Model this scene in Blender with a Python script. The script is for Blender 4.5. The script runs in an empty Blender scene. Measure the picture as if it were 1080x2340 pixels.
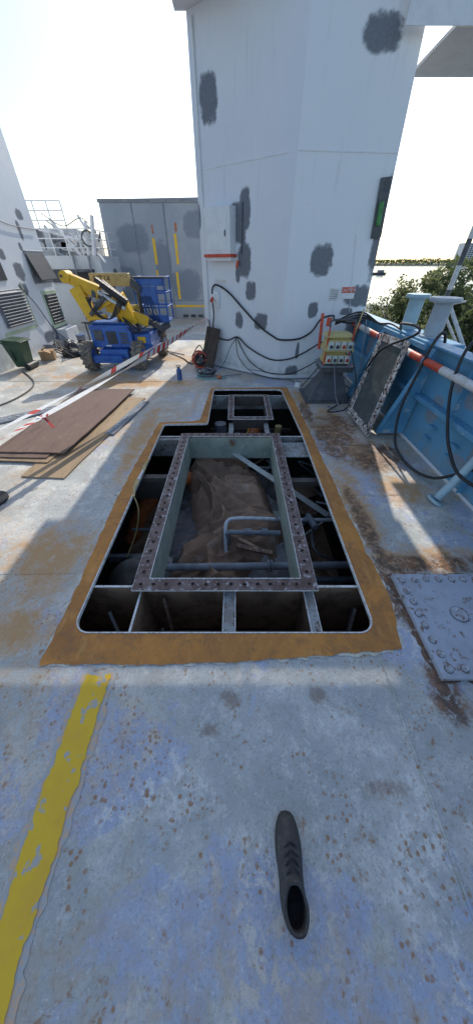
import bpy, bmesh, math, random
from mathutils import Vector, Matrix, noise, Euler
random.seed(7)
R=math.radians
scene=bpy.context.scene
COL=bpy.context.collection
V=Vector
# ------------------------------------------------------------------ materials
def newmat(name):
    m=bpy.data.materials.new(name); m.use_nodes=True
    nt=m.node_tree; nt.nodes.clear()
    o=nt.nodes.new("ShaderNodeOutputMaterial"); b=nt.nodes.new("ShaderNodeBsdfPrincipled")
    nt.links.new(b.outputs[0],o.inputs[0])
    return m,nt,b
def setin(nt,sock,val):
    if hasattr(val,'is_output'): nt.links.new(val,sock)
    elif isinstance(val,(tuple,list)) and len(val)==3 and sock.type=='RGBA': sock.default_value=(*val,1)
    else: sock.default_value=val
def coords(nt,stretch=(1,1,1),kind="Object"):
    t=nt.nodes.new("ShaderNodeTexCoord"); mp=nt.nodes.new("ShaderNodeMapping")
    mp.inputs["Scale"].default_value=stretch
    nt.links.new(t.outputs[kind],mp.inputs[0]); return mp.outputs[0]
def nz(nt,vec,scale,detail=5,rough=.6,dist=0.0):
    n=nt.nodes.new("ShaderNodeTexNoise"); n.inputs["Scale"].default_value=scale
    n.inputs["Detail"].default_value=detail; n.inputs["Roughness"].default_value=rough
    n.inputs["Distortion"].default_value=dist
    nt.links.new(vec,n.inputs["Vector"]); return n.outputs["Fac"]
def mr(nt,val,a,b,c=0.,d=1.,smooth=True):
    n=nt.nodes.new("ShaderNodeMapRange"); n.interpolation_type='SMOOTHSTEP' if smooth else 'LINEAR'
    setin(nt,n.inputs[0],val)
    n.inputs[1].default_value=a;n.inputs[2].default_value=b;n.inputs[3].default_value=c;n.inputs[4].default_value=d
    return n.outputs[0]
def ma(nt,op,a,b=0.0,c=None):
    n=nt.nodes.new("ShaderNodeMath"); n.operation=op
    setin(nt,n.inputs[0],a); setin(nt,n.inputs[1],b)
    if c is not None: setin(nt,n.inputs[2],c)
    return n.outputs[0]
def mix(nt,f,a,b):
    n=nt.nodes.new("ShaderNodeMix"); n.data_type='RGBA'
    setin(nt,n.inputs[0],f); setin(nt,n.inputs[6],a); setin(nt,n.inputs[7],b)
    return n.outputs[2]
def bump(nt,b,h,strength=.3,dist=.01):
    n=nt.nodes.new("ShaderNodeBump"); n.inputs["Strength"].default_value=strength; n.inputs["Distance"].default_value=dist
    nt.links.new(h,n.inputs["Height"]); nt.links.new(n.outputs[0],b.inputs["Normal"])
def gm(name,c1,c2=None,c3=None,scale=6,stretch=(1,1,1),rough=.6,metal=0.,bmp=.2,t2=(.45,.6),t3=(.58,.66),bd=.004,s3=None):
    """paint / metal with blotches of c2 and sharper chips of c3"""
    m,nt,b=newmat(name); vec=coords(nt,stretch)
    n1=nz(nt,vec,scale,6,.65)
    c2=c2 or tuple(x*.75 for x in c1)
    col=mix(nt,mr(nt,n1,t2[0],t2[1]),c1,c2)
    n2=nz(nt,vec,s3 or scale*3.3,6,.7)
    if c3: col=mix(nt,mr(nt,n2,t3[0],t3[1]),col,c3)
    nt.links.new(col,b.inputs["Base Color"])
    b.inputs["Metallic"].default_value=metal
    nt.links.new(mr(nt,n2,.3,.7,max(.05,rough-.12),min(1,rough+.12)),b.inputs["Roughness"])
    if bmp: bump(nt,b,n2,bmp,bd)
    return m
def ell(nt,sx,sy,cx,cy,rx,ry,nse,p=2.0,e0=1.25,e1=.7):
    du=ma(nt,'POWER',ma(nt,'ABSOLUTE',ma(nt,'MULTIPLY_ADD',sx,1/rx,-cx/rx)),p)
    dv=ma(nt,'POWER',ma(nt,'ABSOLUTE',ma(nt,'MULTIPLY_ADD',sy,1/ry,-cy/ry)),p)
    d=ma(nt,'ADD',ma(nt,'ADD',du,dv),nse)
    return mr(nt,d,e0,e1)
def patchmat(name,base,base2,pcol,patches,rust=True,nscale=9):
    m,nt,b=newmat(name)
    t=nt.nodes.new("ShaderNodeTexCoord"); uv=t.outputs["UV"]
    sp=nt.nodes.new("ShaderNodeSeparateXYZ"); nt.links.new(uv,sp.inputs[0])
    n1=nz(nt,uv,nscale,5,.65); n0=nz(nt,uv,1.3,5,.6); n2=nz(nt,uv,30,5,.7)
    off=mr(nt,n1,.25,.75,-.7,.7,False)
    mask=None
    for (cx,cy,rx,ry) in patches:
        e=ell(nt,sp.outputs[0],sp.outputs[1],cx,cy,rx,ry,off,3.0,1.55,.55)
        mask=e if mask is None else ma(nt,'MAXIMUM',mask,e)
    mp=nt.nodes.new("ShaderNodeMapping"); mp.inputs["Scale"].default_value=(7,.6,1); nt.links.new(uv,mp.inputs[0])
    streak=nz(nt,mp.outputs[0],2.2,5,.6)
    col=mix(nt,mr(nt,n0,.38,.7),base,base2)
    col=mix(nt,mr(nt,streak,.56,.8,0,.35),col,tuple(x*.6 for x in base))
    # grime creeping up from the deck
    col=mix(nt,ma(nt,'MULTIPLY',mr(nt,sp.outputs[1],.35,.0,0,.5),mr(nt,n1,.35,.6)),col,(.30,.27,.22))
    if mask is not None:
        pc=mix(nt,mr(nt,n2,.35,.65),pcol,tuple(x*.75 for x in pcol))
        col=mix(nt,ma(nt,'MULTIPLY',mask,.93),col,pc)
    if rust:
        rr=ma(nt,'MULTIPLY',mr(nt,n2,.66,.72),mr(nt,n0,.5,.62)); col=mix(nt,rr,col,(.22,.10,.04))
    nt.links.new(col,b.inputs["Base Color"]); b.inputs["Roughness"].default_value=.55
    bump(nt,b,n0,.25,.03)
    return m

# deck ---------------------------------------------------------------
def deckmat():
    m,nt,b=newmat("deck_paint"); vec=coords(nt)
    sp=nt.nodes.new("ShaderNodeSeparateXYZ"); nt.links.new(vec,sp.inputs[0]); X,Y=sp.outputs[0],sp.outputs[1]
    nA=nz(nt,vec,1.1,7,.66,.4); nB=nz(nt,vec,2.3,8,.72,.3); nC=nz(nt,vec,11,8,.78,.3); nD=nz(nt,vec,38,6,.75); nE=nz(nt,vec,95,3,.8)
    nF=nz(nt,vec,4.1,9,.78,.6); nG=nz(nt,vec,17,8,.76,.6); nH=nz(nt,vec,6.3,10,.82,.5)
    col=mix(nt,mr(nt,nB,.40,.62),(.45,.465,.44),(.62,.61,.56))
    col=mix(nt,mr(nt,nF,.50,.60,0,.5),col,(.40,.425,.42))
    # blue touch-up paint in rolled patches, mostly towards the near deck
    reg=ma(nt,'ADD',ma(nt,'ADD',nA,mr(nt,Y,1.0,-.3,0,.04)),mr(nt,X,-.9,-.2,-.05,0))
    col=mix(nt,ma(nt,'MULTIPLY',mr(nt,reg,.525,.56),.78),col,mix(nt,mr(nt,nC,.38,.66),(.385,.445,.60),(.49,.53,.62)))
    # pale worn scuffs and chips
    col=mix(nt,ma(nt,'MULTIPLY',mr(nt,nG,.50,.55),mr(nt,nB,.49,.58,0,.85)),col,(.76,.75,.70))
    col=mix(nt,ma(nt,'MULTIPLY',mr(nt,nC,.53,.58),mr(nt,nA,.52,.42,0,.6)),col,(.69,.68,.61))
    # grime and wear-through
    col=mix(nt,mr(nt,nD,.51,.68,0,.42),col,(.25,.235,.20))
    col=mix(nt,mr(nt,nH,.56,.68,0,.55),col,(.32,.275,.21))
    fine=ma(nt,'MAXIMUM',mr(nt,nC,.45,.55),mr(nt,X,-.3,-.9))
    col=mix(nt,ma(nt,'MULTIPLY',mr(nt,nE,.57,.63,0,.6),fine),col,(.78,.77,.74))
    col=mix(nt,mr(nt,nE,.42,.36,0,.5),col,(.20,.185,.155))
    # light rust wash
    w=ma(nt,'MULTIPLY',mr(nt,nG,.42,.56),mr(nt,nz(nt,vec,.8,6,.65,.5),.45,.58))
    wl=mr(nt,Y,.3,2.5,.55,1.0)
    col=mix(nt,ma(nt,'MULTIPLY',ma(nt,'MULTIPLY',w,wl),.74),col,(.54,.36,.18))
    # rust speckles
    vo=nt.nodes.new("ShaderNodeTexVoronoi"); vo.inputs["Scale"].default_value=40; nt.links.new(vec,vo.inputs["Vector"])
    spk=ma(nt,'MULTIPLY',mr(nt,vo.outputs["Distance"],.38,.22),mr(nt,nF,.47,.58))
    spk=ma(nt,'MULTIPLY',spk,mr(nt,nD,.42,.50))
    col=mix(nt,ma(nt,'MULTIPLY',spk,.85),col,(.38,.19,.07))
    col=mix(nt,ma(nt,'MULTIPLY',mr(nt,nH,.59,.63),mr(nt,nG,.46,.52,0,.8)),col,(.38,.21,.10))
    # local rust around fittings
    off=mr(nt,nF,.25,.75,-1.9,1.9,False)
    def region(lst,o,e0,e1):
        mask=None
        for (cx,cy,rx,ry) in lst:
            e=ell(nt,X,Y,cx,cy,rx,ry,o,2,e0,e1); mask=e if mask is None else ma(nt,'MAXIMUM',mask,e)
        return mask
    mk=region([(1.22,3.45,.28,.55),(1.45,2.75,.25,.45),(1.3,1.27,.40,.12),(1.0,4.4,.10,.5),(1.55,2.1,.22,.25),(-2.0,5.2,1.2,.22),(-2.6,5.6,.8,.25),(-.6,6.9,1.4,.3),(1.05,1.8,.14,.7),(-1.18,3.2,.10,.9),(-1.35,1.3,.25,.35),(-1.25,.75,.25,.12)],off,1.9,-.2)
    col=mix(nt,ma(nt,'MULTIPLY',mk,mr(nt,nC,.32,.50,.3,.92)),col,(.54,.30,.11))
    hm=region([(1.20,3.15,.24,.55),(1.5,2.72,.28,.34),(1.3,1.22,.45,.08),(1.05,1.6,.06,.4),(1.03,1.0,.07,.2),(1.05,.42,.08,.12),(1.0,3.9,.08,.4),(1.35,3.5,.2,.3)],mr(nt,nF,.25,.75,-1.5,1.5,False),1.9,.3)
    col=mix(nt,ma(nt,'MULTIPLY',hm,mr(nt,nG,.40,.50,.2,.95)),col,mix(nt,mr(nt,nC,.4,.58),(.27,.13,.06),(.09,.053,.034)))
    off2=mr(nt,nC,.25,.75,-1.5,1.5,False)
    dk=region([(-.03,.39,.05,.05),(.40,.41,.04,.04),(-.12,.27,.05,.03),(1.5,2.85,.15,.1),(.6,.08,.1,.03)],off2,1.5,.0)
    col=mix(nt,ma(nt,'MULTIPLY',dk,.6),col,(.24,.15,.10))
    nt.links.new(col,b.inputs["Base Color"])
    nt.links.new(mr(nt,nB,.3,.7,.36,.62),b.inputs["Roughness"])
    h=ma(nt,'ADD',ma(nt,'ADD',ma(nt,'MULTIPLY',nC,.7),ma(nt,'MULTIPLY',nD,.4)),ma(nt,'MULTIPLY',nB,2.0)); bump(nt,b,h,.45,.008)
    return m
def rustmat():
    m,nt,b=newmat("flash_rust_steel"); vec=coords(nt)
    n1=nz(nt,vec,2.4,8,.72,.6); n2=nz(nt,vec,9,9,.8,.4); n3=nz(nt,vec,40,6,.8); n4=nz(nt,coords(nt,(1,.25,1)),16,6,.7,.3)
    col=mix(nt,mr(nt,n1,.36,.62),(.66,.275,.055),(.45,.19,.05))
    col=mix(nt,mr(nt,n2,.50,.62,0,.65),col,(.31,.145,.06))
    col=mix(nt,mr(nt,n4,.54,.66,0,.55),col,(.68,.34,.10))
    col=mix(nt,mr(nt,n3,.54,.66,0,.5),col,(.20,.10,.05))
    col=mix(nt,ma(nt,'MULTIPLY',mr(nt,n2,.38,.33),.45),col,(.54,.38,.22))
    nt.links.new(col,b.inputs["Base Color"]); b.inputs["Roughness"].default_value=.72; bump(nt,b,n3,.4,.004); return m
M={}
M['deck']=deckmat()
M['rustband']=rustmat()
M['cream']=gm("primer_edge",(.70,.66,.54),(.57,.52,.40),(.35,.22,.1),scale=20)
M['yellowline']=gm("yellow_line_paint",(.86,.54,.03),(.80,.47,.04),(.48,.45,.38),scale=7,t2=(.4,.7),t3=(.585,.605),s3=12,rough=.6)
M['orangeghost']=gm("old_orange_line",(.66,.46,.30),(.52,.48,.42),(.46,.47,.45),scale=9,t3=(.48,.54))
M['edge']=gm("bare_cut_edge",(.82,.82,.80),(.6,.58,.52),(.25,.13,.06),scale=25,t3=(.58,.64),rough=.4)
M['flange']=gm("rusty_flange",(.20,.14,.125),(.12,.072,.06),(.48,.44,.43),scale=13,t3=(.56,.62),s3=24,rough=.6,bmp=.6,bd=.006)
M['coaming']=gm("grey_green_paint",(.36,.40,.335),(.28,.325,.28),(.56,.56,.50),scale=5,t3=(.60,.65),rough=.5)
M['beam']=gm("dirty_beam",(.36,.235,.15),(.20,.125,.08),(.34,.30,.25),scale=5,t3=(.62,.70),rough=.6)
M['beamdark']=gm("dark_beam",(.08,.07,.065),(.11,.085,.07),scale=5,rough=.7)
M['beamgrey']=gm("grey_beam",(.36,.37,.36),(.26,.24,.21),(.10,.06,.04),scale=8,t3=(.56,.62),rough=.6)
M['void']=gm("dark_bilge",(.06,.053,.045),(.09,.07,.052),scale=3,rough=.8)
M['black']=gm("black_rubber",(.022,.022,.024),(.035,.035,.038),scale=12,rough=.55)
M['holeshade']=gm("painted_hole_shade",(.012,.011,.011),scale=12,rough=.9,bmp=0)  # near-black colour standing in for shade inside openings
M['tarp']=gm("brown_tarp",(.34,.215,.14),(.26,.155,.10),(.42,.335,.255),scale=2.2,t2=(.4,.62),t3=(.54,.70),s3=6,rough=.9,bmp=.2,bd=.01)
M['tarpgrey']=gm("grey_tarp",(.33,.325,.305),(.25,.235,.215),(.22,.16,.12),scale=2,t3=(.56,.70),s3=5,rough=.8,bmp=.15,bd=.01)
M['tarpdark']=gm("dark_tarp",(.13,.12,.115),(.09,.085,.085),(.19,.16,.14),scale=2.5,rough=.8,bmp=.15,bd=.01)
M['galv']=gm("galvanised",(.64,.66,.67),(.50,.52,.53),scale=14,rough=.38,metal=.2)
M['anglebar']=gm("angle_paint",(.58,.59,.55),(.48,.49,.45),(.22,.14,.1),scale=9,t3=(.6,.68))
M['pipegrey']=gm("pipe_grey",(.22,.25,.28),(.17,.185,.21),(.2,.13,.1),scale=8,t3=(.62,.7),rough=.45)
M['pipedark']=gm("pipe_dark",(.085,.10,.14),(.06,.07,.08),scale=8,rough=.5)
M['duct']=gm("orange_duct",(.54,.16,.045),(.40,.11,.04),(.14,.06,.03),scale=9,t3=(.58,.7),rough=.6)
M['ply']=gm("brown_ply",(.17,.105,.08),(.12,.073,.056),(.24,.17,.135),scale=3,stretch=(1,.25,1),t3=(.52,.70),s3=26,rough=.65)
M['plylight']=gm("light_ply",(.38,.27,.16),(.30,.21,.125),(.22,.145,.09),scale=3,stretch=(1,.2,1),t3=(.55,.70),s3=20,rough=.7)
M['plank']=gm("old_plank",(.085,.062,.047),(.055,.04,.033),(.14,.12,.10),scale=6,stretch=(3,3,.5),rough=.8)
M['blue']=gm("bulwark_blue",(.13,.35,.54),(.095,.29,.47),(.38,.48,.56),scale=2.5,t3=(.58,.64),s3=9,rough=.5)
M['bluepale']=gm("bollard_paint",(.38,.54,.60),(.32,.46,.52),(.55,.60,.58),scale=6,t3=(.6,.66),rough=.45)
M['bolgrey']=gm("bollard_grey",(.40,.46,.50),(.33,.39,.44),(.2,.15,.12),scale=6,t3=(.64,.7),rough=.45)
M['white']=gm("white_paint",(.80,.81,.82),(.74,.75,.76),(.35,.3,.25),scale=6,t3=(.68,.72),rough=.5)
M['whitepole']=gm("white_pole",(.72,.72,.70),(.6,.58,.56),(.40,.25,.18),scale=9,t3=(.6,.66))
M['red']=gm("red_paint",(.66,.09,.04),(.50,.06,.03),(.6,.4,.35),scale=12,t3=(.64,.68),rough=.5)
M['yellow']=gm("lift_yellow",(.80,.48,.02),(.72,.41,.02),(.20,.14,.06),scale=8,t3=(.64,.70),rough=.42)
M['fadedyellow']=gm("faded_yellow",(.52,.40,.16),(.44,.33,.14),(.3,.24,.14),scale=9,rough=.5)
M['liftblue']=gm("lift_blue",(.04,.145,.48),(.03,.105,.38),(.16,.2,.3),scale=8,t3=(.60,.70),rough=.4)
M['tyre']=gm("muddy_tyre",(.27,.23,.19),(.16,.14,.12),(.36,.31,.25),scale=14,rough=.85,bmp=.4)
M['darkgrey']=gm("dark_grey_metal",(.075,.08,.09),(.11,.115,.12),(.22,.22,.22),scale=9,t3=(.64,.7),rough=.5)
M['midgrey']=gm("mid_grey",(.22,.24,.27),(.17,.185,.21),(.34,.35,.36),scale=7,t3=(.6,.68),rough=.5)
M['bingreen']=gm("bin_green",(.035,.08,.045),(.028,.06,.035),(.08,.1,.08),scale=6,rough=.5)
M['card']=gm("cardboard",(.42,.27,.15),(.34,.21,.12),scale=7,rough=.8)
M['bottle']=gm("bottle_blue",(.05,.11,.28),(.06,.13,.32),scale=7,rough=.2)
M['cyan']=gm("cyan_hose",(.16,.42,.44),(.12,.32,.35),scale=12,rough=.5)
M['tapewhite']=gm("tape_white",(.82,.81,.78),(.74,.73,.70),scale=12,rough=.5,bmp=0)
M['tapered']=gm("tape_red",(.66,.07,.05),(.55,.06,.04),scale=12,rough=.5,bmp=0)
M['green']=gm("green_light",(.10,.35,.10),(.05,.2,.06),scale=6)
M['vent']=gm("vent_dark",(.06,.065,.075),(.045,.05,.055),(.13,.13,.13),scale=6,t3=(.66,.72))
M['maskgreen']=gm("masking_tape",(.50,.60,.42),(.42,.52,.38),scale=8)
M['cover']=gm("cover_plate",(.46,.50,.57),(.41,.44,.49),(.24,.17,.12),scale=5,t3=(.57,.62),s3=22,rough=.45,bmp=.4)
M['nut']=gm("painted_nuts",(.50,.54,.60),(.40,.42,.46),(.22,.13,.08),scale=20,t3=(.54,.60),rough=.4)
M['rustdark']=gm("dark_rust",(.20,.11,.065),(.12,.07,.05),(.36,.32,.30),scale=12,t3=(.56,.62),rough=.8)
M['panelborder']=gm("chipped_border",(.66,.64,.61),(.34,.28,.25),(.07,.045,.035),scale=12,t2=(.42,.58),t3=(.50,.56),s3=26,rough=.7,bmp=.6,bd=.008)
M['panelinner']=gm("panel_dark",(.05,.062,.062),(.08,.09,.088),(.13,.12,.11),scale=5,rough=.5)
M['boot']=gm("boot_leather",(.055,.05,.047),(.085,.08,.072),(.15,.14,.13),scale=25,rough=.65,bmp=.5)
M['socket']=gm("socket_grey",(.62,.68,.66),(.48,.53,.53),scale=20,rough=.4)
M['sockyellow']=gm("box_yellow",(.60,.50,.20),(.50,.41,.17),(.3,.24,.14),scale=12,rough=.55)
# ------------------------------------------------------------------ mesh helper
class Obj:
    def __init__(s,name):
        s.name=name; s.v=[]; s.f=[]; s.m=[]; s.sm=[]; s.mats=[]; s.uv={}
    def mi(s,mat):
        mat=M[mat] if isinstance(mat,str) else mat
        if mat not in s.mats: s.mats.append(mat)
        return s.mats.index(mat)
    def add(s,vs,fs,mat,smooth=False,uvs=None):
        o=len(s.v); k=s.mi(mat); s.v+= [tuple(p) for p in vs]
        for i,f in enumerate(fs):
            s.f.append([o+a for a in f]); s.m.append(k); s.sm.append(smooth)
            if uvs: s.uv[len(s.f)-1]=[uvs[a] for a in f]
    def box(s,c,size,mat,rot=None):
        mt=Euler([R(a) for a in rot]).to_matrix() if rot else Matrix.Identity(3)
        c=V(c); vs=[c+mt@V((x*size[0]/2,y*size[1]/2,z*size[2]/2)) for x in(-1,1) for y in(-1,1) for z in(-1,1)]
        s.add(vs,[(0,1,3,2),(4,6,7,5),(0,4,5,1),(2,3,7,6),(0,2,6,4),(1,5,7,3)],mat)
    def bx(s,x0,x1,y0,y1,z0,z1,mat): s.box(((x0+x1)/2,(y0+y1)/2,(z0+z1)/2),(x1-x0,y1-y0,z1-z0),mat)
    def beam(s,p0,p1,w,h,mat,w2=None,h2=None,up=(0,0,1)):
        p0=V(p0);p1=V(p1);d=(p1-p0).normalized(); u=V(up)
        if abs(d.dot(u))>.98: u=V((0,1,0))
        r=d.cross(u).normalized(); u=r.cross(d)
        w2=w if w2 is None else w2; h2=h if h2 is None else h2
        vs=[p0+r*a*w/2+u*b*h/2 for a,b in((-1,-1),(1,-1),(1,1),(-1,1))]+[p1+r*a*w2/2+u*b*h2/2 for a,b in((-1,-1),(1,-1),(1,1),(-1,1))]
        s.add(vs,[(3,2,1,0),(4,5,6,7),(0,1,5,4),(1,2,6,5),(2,3,7,6),(3,0,4,7)],mat)
    def cyl(s,p0,p1,r,mat,r2=None,n=14,caps=True):
        p0=V(p0);p1=V(p1);d=(p1-p0).normalized();u=V((0,0,1)) if abs(d.z)<.9 else V((1,0,0))
        a=d.cross(u).normalized();b=a.cross(d); r2=r if r2 is None else r2
        vs=[p0+(a*math.cos(t)+b*math.sin(t))*r for t in [2*math.pi*i/n for i in range(n)]]
        vs+=[p1+(a*math.cos(t)+b*math.sin(t))*r2 for t in [2*math.pi*i/n for i in range(n)]]
        s.add(vs,[(i,(i+1)%n,n+(i+1)%n,n+i) for i in range(n)],mat,True)
        if caps:
            s.add(vs[:n],[tuple(range(n))[::-1]],mat); s.add(vs[n:],[tuple(range(n))],mat)
    def tube(s,pts,r,mat,n=7,sp=True,sub=6,closed=False):
        pts=[V(p) for p in pts]
        if sp and len(pts)>2:
            q=[]
            for i in range(len(pts)-1):
                a=pts[max(0,i-1)];b=pts[i];c=pts[i+1];d=pts[min(len(pts)-1,i+2)]
                for k in range(sub):
                    t=k/sub; q.append(.5*((2*b)+(c-a)*t+(2*a-5*b+4*c-d)*t*t+(3*b-a-3*c+d)*t**3))
            q.append(pts[-1]); pts=q
        vs=[];prev=None
        for i,p in enumerate(pts):
            d=(pts[min(i+1,len(pts)-1)]-pts[max(0,i-1)]).normalized()
            if prev is None:
                u=V((0,0,1)) if abs(d.z)<.9 else V((1,0,0)); a=d.cross(u).normalized()
            else:
                a=(prev-d*prev.dot(d)).normalized()
            prev=a; b=a.cross(d)
            rr=r(i) if callable(r) else r
            vs+=[p+(a*math.cos(2*math.pi*k/n)+b*math.sin(2*math.pi*k/n))*rr for k in range(n)]
        N=len(pts)
        fs=[(i*n+k,i*n+(k+1)%n,(i+1)*n+(k+1)%n,(i+1)*n+k) for i in range(N-1) for k in range(n)]
        s.add(vs,fs,mat,True); s.add(vs[:n],[tuple(range(n))],mat); s.add(vs[-n:],[tuple(range(n))[::-1]],mat)
    def ring(s,c,ax,Rr,r,mat,N=28,n=8,squash=1.0):
        c=V(c);ax=V(ax).normalized();u=V((0,0,1)) if abs(ax.z)<.9 else V((1,0,0));a=ax.cross(u).normalized();b=a.cross(ax)
        vs=[]
        for i in range(N):
            t=2*math.pi*i/N;d=a*math.cos(t)+b*math.sin(t)
            for k in range(n):
                q=2*math.pi*k/n; vs.append(c+d*(Rr+r*math.cos(q))+ax*r*math.sin(q)*squash)
        s.add(vs,[(i*n+k,((i+1)%N)*n+k,((i+1)%N)*n+(k+1)%n,i*n+(k+1)%n) for i in range(N) for k in range(n)],mat,True)
    def done(s,bevel=0,parent=None,seg=1):
        me=bpy.data.meshes.new(s.name); me.from_pydata(s.v,[],s.f)
        for mt in s.mats: me.materials.append(mt)
        me.polygons.foreach_set("material_index",s.m); me.polygons.foreach_set("use_smooth",s.sm)
        if s.uv:
            ul=me.uv_layers.new(name="UVMap")
            for pi,us in s.uv.items():
                for li,u in zip(me.polygons[pi].loop_indices,us): ul.data[li].uv=u
        me.update()
        ob=bpy.data.objects.new(s.name,me); COL.objects.link(ob)
        if bevel:
            md=ob.modifiers.new("bevel","BEVEL"); md.width=bevel; md.segments=seg; md.limit_method='ANGLE'; md.angle_limit=R(40)
        if parent: ob.parent=parent
        return ob
def empty(name):
    e=bpy.data.objects.new(name,None); COL.objects.link(e); return e
def text(name,body,size,loc,rot,mat,parent=None):
    cu=bpy.data.curves.new(name,'FONT'); cu.body=body; cu.size=size; cu.align_x='CENTER'; cu.align_y='CENTER'; cu.extrude=.001
    ob=bpy.data.objects.new(name,cu); COL.objects.link(ob); ob.location=loc; ob.rotation_euler=rot; cu.materials.append(M[mat])
    if parent: ob.parent=parent
    return ob
def rounded(poly,radii,n=8):
    out=[];L=len(poly)
    for i in range(L):
        p=V(poly[i]);a=V(poly[i-1]);b=V(poly[(i+1)%L]);r=radii[i]
        if r<=0: out.append(tuple(p));continue
        d1=(a-p).normalized();d2=(b-p).normalized()
        ang=d1.angle(d2);t=r/math.tan(ang/2);s0=p+d1*t;e0=p+d2*t
        cen=p+(d1+d2).normalized()*(r/math.sin(ang/2))
        for k in range(n+1):
            w=k/n; q=s0.lerp(e0,w); q=cen+(q-cen).normalized()*r; out.append((q.x,q.y))
    return out
def jitter(poly,step=.02,amp=.008,seed=0,freq=9):
    out=[];L=len(poly)
    for i in range(L):
        a=V(poly[i]);b=V(poly[(i+1)%L]);d=b-a;n=max(1,int(d.length/step));nn=V((d.y,-d.x)).normalized()
        for k in range(n):
            p=a+d*k/n
            o=noise.noise(V((p.x*freq,p.y*freq,seed)))*amp+noise.noise(V((p.x*freq*5,p.y*freq*5,seed)))*amp*.6+noise.noise(V((p.x*2,p.y*2,seed+5)))*amp
            out.append((p.x+nn.x*o,p.y+nn.y*o))
    return out
def sheet(name,loops,z,mat,parent=None):
    cu=bpy.data.curves.new(name,'CURVE'); cu.dimensions='2D'; cu.fill_mode='BOTH'
    for lp in loops:
        sp=cu.splines.new('POLY'); sp.points.add(len(lp)-1)
        for i,p in enumerate(lp): sp.points[i].co=(p[0],p[1],0,1)
        sp.use_cyclic_u=True
    tmp=bpy.data.objects.new(name+"_c",cu); COL.objects.link(tmp)
    dg=bpy.context.evaluated_depsgraph_get(); dg.update()
    me=bpy.data.meshes.new_from_object(tmp.evaluated_get(dg)); bpy.data.objects.remove(tmp)
    me.name=name; me.materials.clear(); me.materials.append(M[mat] if isinstance(mat,str) else mat)
    for v in me.vertices: v.co.z+=z
    ob=bpy.data.objects.new(name,me); COL.objects.link(ob)
    if parent: ob.parent=parent
    return ob

# ------------------------------------------------------------------ DECK with opening
opening=rounded([(-.957,.72),(.812,.72),(.82,3.2),(.755,4.87),(-.385,4.87),(-.385,3.53),(-.96,3.51)],[.10,.10,0,.08,.06,.04,.05])
deck=sheet("deck",[[(-9,-4),(2.2,-4),(2.2,16),(-9,16)],opening],0,'deck')
rust=[(-1.05,.55),(-.56,.55),(.05,.57),(.92,.63),(.985,.98),(.96,1.38),(.95,2.22),(.93,3.38),(.87,4.97),(-.43,4.93),(-.50,3.66),(-.60,3.6),(-1.04,3.57),(-1.09,1.95),(-1.05,1.0)]
rj=jitter(rust,.015,.011,1,11)
def grow(lp,e):
    out=[];L=len(lp)
    for i in range(L):
        a=V(lp[i-2]);b=V(lp[(i+2)%L]);d=(b-a).normalized(); p=V(lp[i]); w=e*(.3+2.0*max(-.15,noise.noise(V((p.x*14,p.y*14,9)))+.3*noise.noise(V((p.x*50,p.y*50,9)))))
        out.append((p.x+d.y*w,p.y-d.x*w))
    return out
sheet("primer_margin",[grow(rj,.016),opening],.003,'cream',deck)
sheet("rust_band",[rj,opening],.006,'rustband',deck)
o=Obj("cut_edge")
L=len(opening)
def shrink(i,e):
    a=V(opening[i-1]);b=V(opening[(i+1)%L]);d=(b-a).normalized();p=V(opening[i]);return (p.x-d.y*e,p.y+d.x*e)
ring1=[(*shrink(i,.006),.009) for i in range(L)]; ring2=[(*shrink(i,.006),-.014) for i in range(L)]
ringm=[(*shrink(i,-.002),.009) for i in range(L)]
vs=ringm+ring1+ring2
o.add(vs,[(i,(i+1)%L,L+(i+1)%L,L+i) for i in range(L)]+[(L+i,L+(i+1)%L,2*L+(i+1)%L,2*L+i) for i in range(L)],'edge'); o.done(parent=deck)
# yellow line
yl=jitter([(-.79,-3.5),(-.66,-3.5),(-.655,.50),(-.78,.50)],.012,.013,4,16)
yo=jitter([(-.82,-3.5),(-.635,-3.5),(-.625,.53),(-.805,.53)],.02,.025,5,10)
sheet("old_line_marking",[yo],.0025,'orangeghost',deck); sheet("yellow_line_marking",[yl],.006,'yellowline')
sheet("yellow_line_marking",[jitter([(-.68,3.75),(-.62,3.75),(-.6,4.9),(-.66,4.9)],.03,.02,6,12)],.0035,'orangeghost')
o=Obj("weld_seams")
pts=[(.78+.008*noise.noise(V((0,y*3,0))),y,.002) for y in [.6-.1*i for i in range(42)]]
o.tube(pts,.006,'deck',n=6,sp=False)
o.tube([(-1.1,1.14,0),(-2.2,1.12,0),(-4,1.1,0)],.004,'deck',sp=False); o.tube([(1,2.0,0),(2.05,2.02,0)],.004,'deck',sp=False)
o.tube([(-9,5.3,0),(-.5,5.3,0)],.005,'deck',sp=False)
o.done(parent=deck)
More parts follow.
